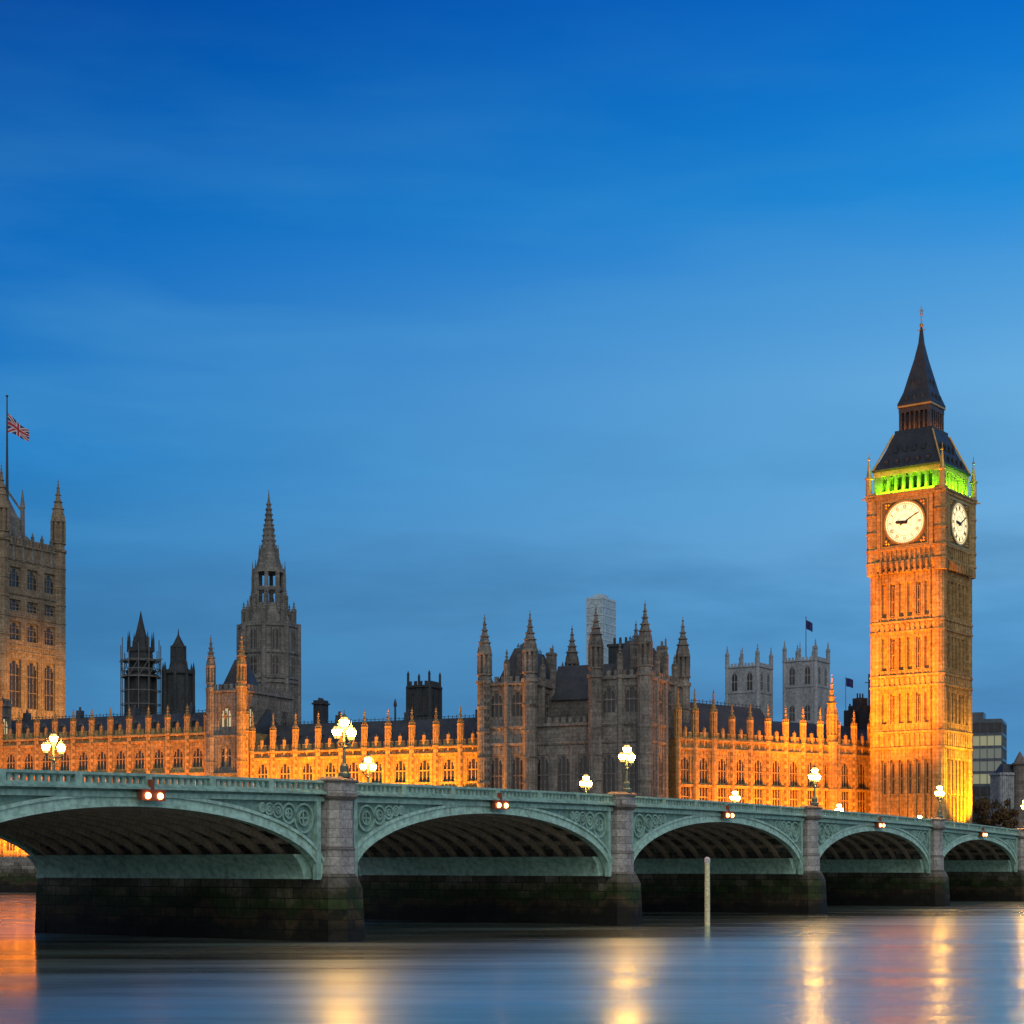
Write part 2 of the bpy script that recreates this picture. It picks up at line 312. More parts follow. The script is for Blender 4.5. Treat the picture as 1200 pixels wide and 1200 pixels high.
def light(kind, name, loc, target, energy, color, parent=None, **k):
    l = bpy.data.lights.new(name, kind); l.energy = energy; l.color = color
    for a, b in k.items(): setattr(l, a, b)
    o = bpy.data.objects.new(name, l); col.objects.link(o); o.location = loc
    if target is not None:
        o.rotation_euler = (Vector(target) - Vector(loc)).to_track_quat('-Z', 'Y').to_euler()
    o.parent = parent
    return o

# ------------------------------------------------------------------ the setting: water, banks
mb = MB(); mb.face([(-4000,-4000,0),(4000,-4000,0),(4000,6000,0),(-4000,6000,0)])
o = mb.build('river_water', M['water']); o['kind'] = 'structure'

BR = R(57.25); BO = Vector((-11.5, 117, 0))                 # bridge axis and its origin (first pier)
BX = Vector((math.cos(BR), math.sin(BR), 0)); BY = Vector((-math.sin(BR), math.cos(BR), 0))
PR = R(65.8); PO = Vector((21.5, 283, 0))                   # palace axis and its north-east corner
PX = Vector((math.cos(PR), math.sin(PR), 0)); PY = Vector((-math.sin(PR), math.cos(PR), 0))
def bw(x, y, z=0): return BO + BX*x + BY*y + Vector((0,0,z))
def pw(x, y, z=0): return PO + PX*x + PY*y + Vector((0,0,z))
GZ = 5.6
bank = [pw(-10, 900), pw(-10, -3), bw(165, 33), bw(185.5, 33), bw(185.5, -900)]
edge = [Vector((p.x, p.y, GZ)) for p in bank]
mb = MB(); mb.face(edge + [Vector((4000,-500,GZ)), Vector((4000,6000,GZ)), Vector((-3500,6000,GZ)), Vector((-3500, 1000, GZ))])
o = mb.build('ground', M['ground']); o['kind'] = 'structure'
mb = MB()
for a, b in zip(bank, bank[1:]):
    n = Vector((b.y-a.y, a.x-b.x, 0)).normalized()*.6
    mb.hexa([(a.x,a.y,-2),(b.x,b.y,-2),(b.x+n.x,b.y+n.y,-2),(a.x+n.x,a.y+n.y,-2)], [(a.x,a.y,GZ-.02),(b.x,b.y,GZ-.02),(b.x+n.x,b.y+n.y,GZ-.02),(a.x+n.x,a.y+n.y,GZ-.02)])
    mb.hexa([(a.x,a.y,GZ-.02),(b.x,b.y,GZ-.02),(b.x+n.x,b.y+n.y,GZ-.02),(a.x+n.x,a.y+n.y,GZ-.02)], [(a.x,a.y,GZ+.9),(b.x,b.y,GZ+.9),(b.x+n.x*.8,b.y+n.y*.8,GZ+.9),(a.x+n.x*.8,a.y+n.y*.8,GZ+.9)], 1)
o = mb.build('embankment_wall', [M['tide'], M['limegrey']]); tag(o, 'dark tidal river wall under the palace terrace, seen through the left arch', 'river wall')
mb = MB(); mb.box(-400, 400, -400, 6, -2, 3.3)
o = mb.build('pavement', M['pave']); o['kind'] = 'structure'

# ------------------------------------------------------------------ the bridge
def ztop(x): return 11.0 - .00012*(x-58)**2
SPR = 4.15
PIERS = [-35.35, 0, 38.55, 78.65, 117.2, 152.55]
SPANS = [(-66.0, -37.1), (-33.6, -1.75), (1.75, 36.8), (40.3, 76.9), (80.4, 115.45), (118.95, 150.8), (154.3, 183.2)]
WID = 26.6
bridge = thing('arch_bridge', 'long green iron arch bridge on grey stone piers crossing the river', 'bridge', BO, BR)
def ell(x0, x1, zc, t, n=40, grow=0.0):
    """points along soffit ellipse and its offset by t"""
    cx = (x0+x1)/2; a = (x1-x0)/2; b = zc - SPR; pts = []
    for k in range(n+1):
        th = math.pi*(1 - k/n); c = math.cos(th); s = math.sin(th)
        px, pz = cx + a*c, SPR + b*s
        nx, nz = c/a, s/b; L = math.hypot(nx, nz); nx /= L; nz /= L
        tt = t*(1 + grow*(1-s))
        pts.append(((px, pz), (px + nx*tt, pz + nz*tt)))
    return pts
def band(mb, pts, y0, y1, mi=0):
    n = len(pts)
    for (a, b), (c, d) in zip(pts, pts[1:]):
        mb.solid([(a[0],y0,a[1]),(c[0],y0,c[1]),(d[0],y0,d[1]),(b[0],y0,b[1]),(a[0],y1,a[1]),(c[0],y1,c[1]),(d[0],y1,d[1]),(b[0],y1,b[1])],
                 [(0,1,2,3),(7,6,5,4),(0,4,5,1),(3,2,6,7)], mi)
for si, (x0, x1) in enumerate(SPANS):
    cx = (x0+x1)/2; a = (x1-x0)/2; zc = ztop(cx) - 1.92; b = zc - SPR
    for side in (0, 1):
        f = (lambda y: y) if side == 0 else (lambda y: WID - y)
        # arch ring with stepped mouldings
        mb = MB(); band(mb, ell(x0, x1, zc, .62, 48), f(.25), f(.75)); 
        outer = [((p[1][0], p[1][1]), q[1]) for p, q in zip(ell(x0, x1, zc, .62, 48), ell(x0, x1, zc, .82, 48))]
        band(mb, [(q0, q1) for q0, q1 in outer], f(.12), f(.70))
        inner = [(p[0], q[1]) for p, q in zip(ell(x0, x1, zc, .10, 48), ell(x0, x1, zc, .16, 48))]
        band(mb, inner, f(.14), f(.249))
        for k, (p, q) in enumerate(ell(x0, x1, zc, .62, 48)):
            if k % 3 == 0 and 0 < k < 48: mb.bar((p[0]+(q[0]-p[0])*.22, f(.245), p[1]+(q[1]-p[1])*.22), (q[0], f(.245), q[1]), .07)
        mb.build('arch_ring', M['greenlt'], bridge)
        # spandrel: recessed plate, border strips, rings of tracery
        mb = MB(); n = 40; pe = ell(x0, x1, zc, .75, n)
        for k in range(n):
            (xa, za), (xb, zb) = pe[k][1], pe[k+1][1]
            xa = min(max(xa, x0-.05), x1+.05); xb = min(max(xb, x0-.05), x1+.05)
            if xb - xa < 1e-4: continue
            ta, tb = ztop(xa)-1.02, ztop(xb)-1.02
            if za < ta or zb < tb:
                mb.solid([(xa,f(.42),za),(xb,f(.42),zb),(xb,f(.42),max(tb,zb)),(xa,f(.42),max(ta,za)),(xa,f(.60),za),(xb,f(.60),zb),(xb,f(.60),max(tb,zb)),(xa,f(.60),max(ta,za))],
                         [(0,1,2,3),(7,6,5,4),(0,4,5,1),(3,2,6,7)])
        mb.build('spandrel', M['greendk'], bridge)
        for sgn, xp in ((1, x0), (-1, x1)):
            mb = MB(); mb.box(xp, xp+sgn*.42, f(.10), f(.44), SPR-.1, ztop(xp)-1.30)
            # nested tracery circles along the spandrel
            xr = xp + sgn*.62
            for q in range(5):
                rad = None
                for rr_ in [1.35-.03*k for k in range(42)]:
                    xx = xr + sgn*rr_; zz = ztop(xx) - 1.50 - rr_
                    # clear of the outer edge of the ring?
                    ok = all(math.hypot(xx-p[1][0], zz-p[1][1]) > rr_ + .05 for p in ell(x0, x1, zc, .82, 60)) and zz > SPR + b*math.sqrt(max(0, 1-((xx-cx)/a)**2))
                    if ok: rad = rr_; break
                if not rad or rad < .16: break
                xx = xr + sgn*rad; zz = ztop(xx) - 1.50 - rad; m_ = 20
                for k in range(m_):
                    t0, t1 = 2*math.pi*k/m_, 2*math.pi*(k+1)/m_
                    for (ra, rb) in ((rad, rad-.13), (rad*.52, rad*.52-.09)):
                        if rb < .05: continue
                        P = lambda r, t, y: (xx + r*math.cos(t), y, zz + r*math.sin(t))
                        mb.solid([P(ra,t0,f(.2)),P(ra,t1,f(.2)),P(rb,t1,f(.2)),P(rb,t0,f(.2)),P(ra,t0,f(.43)),P(ra,t1,f(.43)),P(rb,t1,f(.43)),P(rb,t0,f(.43))],
                                 [(0,1,2,3),(0,4,5,1),(3,2,6,7)])
                mb.bar((xx-rad*.5, f(.3), zz), (xx+rad*.5, f(.3), zz), .1); mb.bar((xx, f(.3), zz-rad*.5), (xx, f(.3), zz+rad*.5), .1)
                # small leaf in the lower corner
                xr = xx + sgn*rad*.82
            mb.build('spandrel_tracery', M['green'], bridge)
        # beam, cornice and parapet follow the rise of the roadway
        mb = MB(); mc_ = MB(); mp_ = MB(); ns = 12
        xl, xr_ = x0-.35, x1+.35
        for k in range(ns):
            xa = xl + (xr_-xl)*k/ns; xb = xl + (xr_-xl)*(k+1)/ns; ta, tb = ztop(xa), ztop(xb)
            def seg(m, y0, y1, lo, hi, mi=0):
                y0, y1 = f(y0), f(y1)
                if y0 > y1: y0, y1 = y1, y0
                m.hexa([(xa,y0,ta-lo),(xb,y0,tb-lo),(xb,y1,tb-lo),(xa,y1,ta-lo)], [(xa,y0,ta-hi),(xb,y0,tb-hi),(xb,y1,tb-hi),(xa,y1,ta-hi)], mi)
            if 0: pass
            seg(mc_, .08, .60, 1.38, 1.06); seg(mc_, .30, .62, 1.06, .92); seg(mc_, -.28, .62, .92, .80); seg(mc_, -.12, .62, .80, .70)
            seg(mp_, .02, .50, .70, .60); seg(mp_, -.02, .54, .16, .05); seg(mp_, .05, .47, .05, 0); seg(mp_, .08, .44, .22, .16)
        nb = int((xr_-xl)/.52)
        for k in range(nb):
            xb0 = xl + (xr_-xl)*(k+.5)/nb; tt = ztop(xb0)
            mp_.box(xb0-.11, xb0+.11, f(.14), f(.38), tt-.61, tt-.215)
            mp_.box(xb0-.19, xb0+.19, f(.15), f(.37), tt-.30, tt-.216)
        for k in range(1, 6):
            xb0 = xl + (xr_-xl)*k/6; tt = ztop(xb0)
            mp_.box(xb0-.24, xb0+.24, f(-.03), f(.55), tt-.70, tt-.052)
        mc_.build('cornice', M['green'], bridge)
        mp_.build('parapet', M['green'], bridge)
    # ribs and cross members under the deck
    ringo = None
    rib = MB(); band(rib, ell(x0+.5, x1-.5, zc-.02, .42, 32), -.13, .13); band(rib, ell(x0+.5, x1-.5, zc-.06, .07, 32), -.19, .19)
    rme = rib.mesh('rib', M['ribpaint'])
    for k in range(1, 14):
        link(rme, 'rib', bridge, (0, .5 + k*(WID-1)/14, 0))
    mb = MB(); ncr = 15
    for k in range(1, ncr):
        xx = x0 + (x1-x0)*k/ncr; zz = SPR + b*math.sqrt(max(0, 1-((xx-cx)/a)**2)) + .16
        mb.box(xx-.10, xx+.10, .75, WID-.75, zz, zz+.34)
    mb.build('cross_brace', M['ribpaint'], bridge)
    # springer panels on the pier faces
    for sgn, xp in ((1, x0), (-1, x1)):
        mb = MB(); m = 6; H = 1.62
        for k in range(m):
            za, zb = SPR - .05 + H*k/m, SPR - .05 + H*(k+1)/m
            ea = a*(1-math.sqrt(max(0,1-(max(za-SPR,0)/b)**2))) + .95; eb = a*(1-math.sqrt(max(0,1-(max(zb-SPR,0)/b)**2))) + .95
            X = sorted([(xp-sgn*.1), (xp+sgn*ea)]); Y = sorted([(xp-sgn*.1), (xp+sgn*eb)])
            mb.hexa([(X[0],.8,za),(X[1],.8,za),(X[1],WID-.8,za),(X[0],WID-.8,za)], [(Y[0],.8,zb),(Y[1],.8,zb),(Y[1],WID-.8,zb),(Y[0],WID-.8,zb)])
        mb.build('springer_panel', M['green'], bridge)
# deck, one continuous slab with roadway
mb = MB(); ns = 50
for k in range(ns):
    xa = -66 + 249*k/ns; xb = -66 + 249*(k+1)/ns
    for (y0, y1, lo, hi, mi) in ((.65, WID-.65, 1.50, 1.12, 0), (4.5, WID-4.5, 1.12, 1.08, 1), (.66, 4.5, 1.12, .95, 2), (WID-4.5, WID-.66, 1.12, .95, 2)):
        ta, tb = ztop(xa), ztop(xb)
        mb.hexa([(xa,y0,ta-lo),(xb,y0,tb-lo),(xb,y1,tb-lo),(xa,y1,ta-lo)], [(xa,y0,ta-hi),(xb,y0,tb-hi),(xb,y1,tb-hi),(xa,y1,ta-hi)], mi)
mb.build('deck', [M['darkstone'], M['road'], M['pave']], bridge)
# piers
def pier_meshes():
    s = MB()   # granite shaft above the cutwater, octagonal front
    return s
for xp in PIERS:
    zt = ztop(xp)
    mb = MB(); mb.box(xp-1.72, xp+1.72, .62, WID-.62, -2, zt-1.55)
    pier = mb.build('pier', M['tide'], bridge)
    for side in (0, 1):
        f = (lambda y: y) if side == 0 else (lambda y: WID - y)
        def octo(m, hw, dep, z0, z1, mi=0, hw1=None, dep1=None, back=.6):
            hw1 = hw if hw1 is None else hw1; dep1 = dep if dep1 is None else dep1
            def ring(h, d, z): return [(xp-h, f(back), z), (xp-h, f(-d*.35), z), (xp-h*.52, f(-d), z), (xp+h*.52, f(-d), z), (xp+h, f(-d*.35), z), (xp+h, f(back), z)]
            A = ring(hw, dep, z0); B_ = ring(hw1, dep1, z1)
            m.solid(A + B_, [(0,1,7,6),(1,2,8,7),(2,3,9,8),(3,4,10,9),(4,5,11,10),(5,0,6,11),(5,4,3,2,1,0),(6,7,8,9,10,11)], mi)
        mb = MB()
        octo(mb, 1.40, .72, SPR+.3, SPR+1.9); octo(mb, 1.50, .84, SPR+1.9, SPR+2.1, 1, 1.30, .62); octo(mb, 1.27, .60, SPR+2.1, zt-1.25)
        octo(mb, 1.38, .72, zt-1.25, zt-1.05, 1, 1.6, .94); octo(mb, 1.6, .94, zt-1.05, zt-.82, 1)
        mb.build('pier_shaft', [M['granite'], M['granitedk']], pier)
        mb = MB(); octo(mb, 1.46, .82, zt-.82, zt-.08); octo(mb, 1.64, 1.0, zt-.08, zt+.06, 1); octo(mb, 1.64, 1.0, zt+.06, zt+.26, 1, 1.0, .5)
        mb.build('pier_cap', [M['granite'], M['granitedk']], pier)
        mb = MB(); octo(mb, 1.85, 1.6, -2, .5, 0, 1.76, 1.45); octo(mb, 1.76, 1.45, .5, SPR-.7, 0, 1.7, 1.3)
        octo(mb, 1.7, 1.3, SPR-.7, SPR-.05, 0, 1.58, 1.0); octo(mb, 1.58, 1.0, SPR-.05, SPR+.3, 0, 1.42, .75)
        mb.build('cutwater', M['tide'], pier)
# abutment blocks
for xa, xb in ((-75, -66.05), (183.25, 192)):
    mb = MB(); zt = ztop((xa+xb)/2); mb.box(xa, xb, -.6, WID+.6, -2, zt-1.1); mb.box(xa, xb, -.6, .4, zt-1.1, zt); mb.box(xa, xb, WID-.4, WID+.6, zt-1.1, zt)
    mb.build('abutment', M['granite'], bridge)
# street running on from the bridge
mb = MB(); zt = ztop(190) - 1.1
mb.hexa([bw(192,0,GZ-.5), bw(192,WID,GZ-.5), bw(420,WID+8,GZ-.5), bw(420,-8,GZ-.5)][::-1], [bw(192,0,zt), bw(192,WID,zt), bw(420,WID+8,GZ+.1), bw(420,-8,GZ+.1)][::-1])
o = mb.build('road', M['road']); o['kind'] = 'structure'

# lamp standards on the piers
def lantern(m_iron, m_glass, c, s=1.0):
    x, y, z = c
    m_glass.prof(x, y, [(.14*s, z-.30*s), (.20*s, z-.10*s)], 8, 1); m_glass.prof(x, y, [(.20*s, z-.10*s), (.29*s, z+.20*s)], 8, 0); m_glass.prof(x, y, [(.29*s, z+.20*s), (.17*s, z+.40*s)], 8, 1)
    m_iron.ng(x, y, .08*s, .15*s, z-.42*s, z-.30*s); m_iron.ng(x, y, .20*s, .05*s, z+.40*s, z+.58*s); m_iron.ng(x, y, .03*s, .01*s, z+.58*s, z+.85*s)
    for q in range(4):
        a = math.pi/8 + q*math.pi/2; c_, s_ = math.cos(a), math.sin(a)
        m_iron.bar((x+.15*s*c_, y+.15*s*s_, z-.32*s), (x+.31*s*c_, y+.31*s*s_, z+.2*s), .035); m_iron.bar((x+.31*s*c_, y+.31*s*s_, z+.2*s), (x+.17*s*c_, y+.17*s*s_, z+.43*s), .035)
ORD = ['first', 'second', 'third', 'fourth', 'fifth', 'sixth', 'seventh']
def make_lamp(label):
    t = thing('street_lamp', label, 'street lamp', (0,0,0), 0, 'lamp standards along the bridge parapets')
    mb = MB(); mb.prof(0, 0, [(.42,0),(.42,.25),(.30,.35),(.30,.75),(.20,.9)], 8); mb.build('base', M['lampiron'], t)
    mb = MB(); mb.prof(0, 0, [(.13,.9),(.10,1.9),(.15,1.95),(.15,2.05),(.09,2.1),(.07,3.1)], 8); mb.build('column', M['lampiron'], t)
    mi = MB(); mi.bar((-.75,0,2.25),(.75,0,2.25),.08)
    for sx in (-1, 1):
        mi.bar((sx*.75,0,2.22),(sx*.75,0,2.46),.08); mi.bar((0,0,1.85),(sx*.55,0,2.25),.06)
    mi.build('bracket', M['lampiron'], t)
    for (x, z) in ((0, 3.52), (-.75, 2.86), (.75, 2.86)):
        a, b = MB(), MB(); lantern(a, b, (x, 0, z), 1.15)
        l = a.build('lantern', M['lampiron'], t); b.build('lantern_glass', [M['lampglass'], M['lampdim']], l)
    return t
spots = []
for i, xp in enumerate([0, 38.55, 78.65, 117.2, 152.55]):
    spots.append((xp, -.45, 'three-lantern lamp standard on the near parapet above the %s pier from left' % ORD[i]))
for i, xp in enumerate([0, 38.55, 78.65, 117.2, 152.55]):
    spots.append((xp, WID+.45, 'glowing lamp standard on the far parapet, %s far-side lamp from the left' % ORD[i]))
spots.append((186.5, WID+.3, 'glowing lamp standard on the far parapet, in front of the clock tower foot'))
proto = None
for (x, y, lab) in spots:
    p = bw(x, y, ztop(x) + .24)
    if proto is None:
        proto = make_lamp(lab); proto.location = p; proto.rotation_euler.z = BR
    else: copy_thing(proto, p, BR, lab)

# navigation lights hung at the arch crowns
def make_nav(label):
    t = thing('navigation_light', label, 'navigation light', (0,0,0), 0, 'amber navigation lights at the arch crowns')
    mb = MB(); mb.box(-.95,.95,-.36,-.06,-.28,.30); mb.box(-1.05,1.05,-.42,-.05,.30,.38); mb.box(-.12,.12,-.30,.05,.38,.95); mb.build('housing', M['navred'], t)
    for sx in (-.5, .5):
        mb = MB(); mb.ball((sx, -.40, 0), .20); mb.build('lamp_lens', M['navglow'], t, True)
    return t
nproto = None
for i, (x0, x1) in enumerate(SPANS[1:6]):
    cx = (x0+x1)/2; p = bw(cx, -.02, ztop(cx) - 1.30); lab = 'pair of amber navigation lamps over the %s arch from the left' % ORD[i]
    if nproto is None: nproto = make_nav(lab); nproto.location = p; nproto.rotation_euler.z = BR
    else: copy_thing(nproto, p, BR, lab)

# pale post standing in the river
t = thing('mooring_post', 'slim pale yellow post standing in the water before the third arch', 'post', (16.3, 147, 0))
mb = MB(); mb.prof(0, 0, [(.24,-2),(.21,5.2)], 12); mb.build('shaft', M['post'], t, False)
mb = MB(); mb.prof(0, 0, [(.25,5.2),(.25,5.55),(.12,5.7)], 12); mb.build('cap', M['fwhite'], t)

# ------------------------------------------------------------------ gothic masonry kit
def TE(x0, y0): return lambda s, o, z: (x0-o, y0+s, z)      # east-facing wall, runs along +y
def TN(x0, y0): return lambda s, o, z: (x0+s, y0-o, z)      # north-facing wall, runs along +x
def TW(x0, y0): return lambda s, o, z: (x0+o, y0+s, z)
def TS(x0, y0): return lambda s, o, z: (x0+s, y0+o, z)
def tb(mb, T, s0, s1, o0, o1, z0, z1, mi=0):
    a = T(s0, o0, z0); b = T(s1, o1, z1); mb.box(a[0], b[0], a[1], b[1], a[2], b[2], mi)
def win_mesh(wd, h, lights=3, transoms=1, glass='glass', frame='lime'):
    mb = MB(); hw = wd/2
    mb.box(-hw, hw, -.06, .0, 0, h, 1)
    fw = .13
    mb.box(-hw, -hw+fw, -.24, -.061, 0, h); mb.box(hw-fw, hw, -.24, -.061, 0, h)
    for k in range(1, lights):
        x = -hw + wd*k/lights; mb.box(x-.07, x+.07, -.20, -.061, 0, h)
    for k in range(1, transoms+1):
        z = h*k/(transoms+1); mb.box(-hw+fw, hw-fw, -.19, -.061, z-.09, z+.09)
    mb.box(-hw-.08, hw+.08, -.34, -.061, -.2, 0)
    # pointed head: two stepped wedges
    hh = min(.55*wd, .4*h)
    for sx in (-1, 1):
        for (f0, f1, zz) in ((1, .72, 0), (.72, .4, .45), (.4, .02, .78)):
            xa, xb = sorted((sx*hw*f0, sx*hw*f1))
            za = h - hh*(1-zz); zb = h - hh*(1-zz)*.0
            mb.hexa([(xa,-.22,za),(xb,-.22,za),(xb,-.062,za),(xa,-.062,za)], [(xa,-.22,h),(xb,-.22,h),(xb,-.062,h),(xa,-.062,h)])
    return mb.mesh('window', [M[frame], M[glass]])
WM = {}
def window(wd, h, parent, loc, face, lights=3, transoms=1, glass='glass', frame='lime', name='window'):
    k = (round(wd,2), round(h,2), lights, transoms, glass, frame)
    if k not in WM: WM[k] = win_mesh(wd, h, lights, transoms, glass, frame)
    return link(WM[k], name, parent, loc, {'N':0,'E':-math.pi/2,'S':math.pi,'W':math.pi/2}[face])
def facade(mb, T, face, L, z0, z1, nb, rows, ww, parent=None, depth=.45, strings=(), lights=3, transoms=1, glassfn=None, ribs=3, mi=0, frame='lime', merl=True, mer_h=.9):
    bwid = L/nb
    for i in range(nb+1):
        s0 = 0 if i == 0 else (i-.5)*bwid + ww/2; s1 = L if i == nb else (i+.5)*bwid - ww/2
        tb(mb, T, s0, s1, -.1, depth, z0, z1, mi)
        # blind panelling on the piers
        n = max(1, int((s1-s0)/.6))
        for k in range(n):
            c = s0 + (s1-s0)*(k+.5)/n; tb(mb, T, c-.07, c+.07, depth, depth+.11, z0, z1-.1, mi)
    for i in range(nb):
        c = (i+.5)*bwid; lows = [z0] + [r[1] for r in rows]; highs = [r[0] for r in rows] + [z1]
        for a, b in zip(lows, highs):
            if b - a > .05:
                tb(mb, T, c-ww/2, c+ww/2, -.1, depth-.06, a, b, mi)
                if b - a > .7:
                    for k in range(ribs):
                        cc = c - ww/2 + ww*(k+.5)/ribs; tb(mb, T, cc-.06, cc+.06, depth-.06, depth+.04, a+.12, b-.12, mi)
        if parent is not None:
            for ri, (a, b) in enumerate(rows):
                g = glassfn(i, ri) if glassfn else 'glass'
                p = T(c, .02, a); window(ww-.02, b-a-.02, parent, p, face, lights, transoms, g, frame)
    for z in strings:
        tb(mb, T, -.05, L+.05, 0, depth+.24, z-.16, z+.10, mi); tb(mb, T, -.05, L+.05, 0, depth+.15, z-.34, z-.16, mi)
    # cornice and pierced parapet
    tb(mb, T, -.05, L+.05, -.1, depth+.32, z1, z1+.3, mi); tb(mb, T, -.05, L+.05, 0, depth+.1, z1+.3, z1+.55, mi)
    if merl:
        n = max(2, int(L/1.15))
        for k in range(n):
            c = L*(k+.5)/n; tb(mb, T, c-.33, c+.33, .05, depth+.05, z1+.55, z1+.55+mer_h, mi)
PM = {}
def pinnacle_mesh(r, z0, zc, zt, matn='lime'):
    """octagonal buttress shaft from z0, past cornice zc, ending in a crocketed spirelet at zt"""
    k = (r, z0, zc, zt, matn)
    if k in PM: return PM[k]
    mb = MB(); H = zt - zc
    zs = zc + H*.52
    mb.prof(0, 0, [(r, z0), (r, zc-.2)], 8); mb.prof(0, 0, [(r*1.28, zc-.2), (r*1.28, zc+.2)], 8)
    mb.prof(0, 0, [(r*.88, zc+.2), (r*.88, zs)], 8); mb.prof(0, 0, [(r*1.2, zs), (r*1.25, zs+.25)], 8)
    for q in range(8):
        a = math.pi/8 + q*math.pi/4
        mb.box(r*.9*math.cos(a)-.09, r*.9*math.cos(a)+.09, r*.9*math.sin(a)-.09, r*.9*math.sin(a)+.09, zc+.2, zs+.7)
    mb.prof(0, 0, [(r*.86, zs+.25), (r*.42, zs+.25+(zt-zs)*.33), (.10, zt-.5)], 8)
    for q in range(3):
        zz = zs + .5 + (zt-zs-1)*(q+.5)/3; rr = r*.86*(1-(zz-zs)/(zt-zs)*.95)+.04
        mb.ng(0, 0, rr+.10, rr+.02, zz, zz+.16, 8)
    mb.ball((0,0,zt-.45), .17, 0, 6); mb.box(-.035,.035,-.035,.035, zt-.4, zt)
    PM[k] = mb.mesh('pinnacle', M[matn]); return PM[k]
def pinnacle(parent, x, y, r, z0, zc, zt, matn='lime', name='pinnacle'):
    return link(pinnacle_mesh(r, z0, zc, zt, matn), name, parent, (x, y, 0))
def turret(parent, x, y, r, z0, zc, zt, matn='limegrey', open_=True):
    """corner turret: octagonal shaft, lantern stage of slim posts, crocketed cap"""
    mb = MB(); H = zt-zc; z1 = zc + H*.10; z2 = zc + H*.40; z3 = zc+H*.55
    mb.prof(x, y, [(r, z0), (r, zc-.3)], 8); mb.prof(x, y, [(r*1.18, zc-.3), (r*1.18, zc+.3)], 8)
    mb.prof(x, y, [(r*.92, zc+.3), (r*.92, z1)], 8); mb.prof(x, y, [(r*1.1, z1), (r*1.1, z1+.25)], 8)
    mb.prof(x, y, [(r*.62, z1+.25), (r*.62, z2)], 8)
    for q in range(8):
        a = math.pi/8 + q*math.pi/4; xx = x+r*.84*math.cos(a); yy = y+r*.84*math.sin(a); h = max(.10, r*.15)
        mb.box(xx-h, xx+h, yy-h, yy+h, z1+.25, z2)
        mb.ng(xx, yy, h*1.3, .02, z2+.35, z2+.35+H*.10, 4)
    mb.prof(x, y, [(r*1.06, z2), (r*1.06, z2+.35)], 8)
    mb.prof(x, y, [(r*.86, z2+.35), (r*.78, z3), (r*.36, z3+(zt-z3)*.38), (.10, zt-.8)], 8)
    for q in range(4):
        zz = z3 + (zt-.8-z3)*(q+.3)/4.2; f_ = (zz-z3)/(zt-.8-z3); rr = r*.78*(1-f_)**1.25+.10
        mb.ng(x, y, rr+.20, rr, zz, zz+.22, 8)
    mb.ball((x,y,zt-.7), .2, 0, 6); mb.box(x-.04,x+.04,y-.04,y+.04, zt-.6, zt)
    n = int((zc-z0)/5)
    for k in range(1, n+1):
        mb.ng(x, y, r*1.1, r*1.1, z0+(zc-z0)*k/(n+1), z0+(zc-z0)*k/(n+1)+.3, 8)
    for q in range(8):
        a = q*math.pi/4; rr = r*math.cos(math.pi/8); c, s = math.cos(a), math.sin(a)
        mb.ng(x+rr*c*1.0, y+rr*s*1.0, .09, .09, z0, zc-.3, 4)
    return mb.build('turret', M[matn], parent)
def hip_roof(mb, x0, x1, y0, y1, z0, z1, rx, ry, mi=0):
    cx, cy = (x0+x1)/2, (y0+y1)/2
    mb.hexa([(x0,y0,z0),(x1,y0,z0),(x1,y1,z0),(x0,y1,z0)], [(cx-rx,cy-ry,z1),(cx+rx,cy-ry,z1),(cx+rx,cy+ry,z1),(cx-rx,cy+ry,z1)], mi)
def cresting(mb, p, q, h=.7, step=.5):
    p, q = Vector(p), Vector(q); n = max(2, int((q-p).length/step))
    mb.bar(p+Vector((0,0,h*.5)), q+Vector((0,0,h*.5)), .07)
    for k in range(n+1):
        c = p.lerp(q, k/n); mb.bar(c, c+Vector((0,0,h if k % 2 else h*.7)), .09)

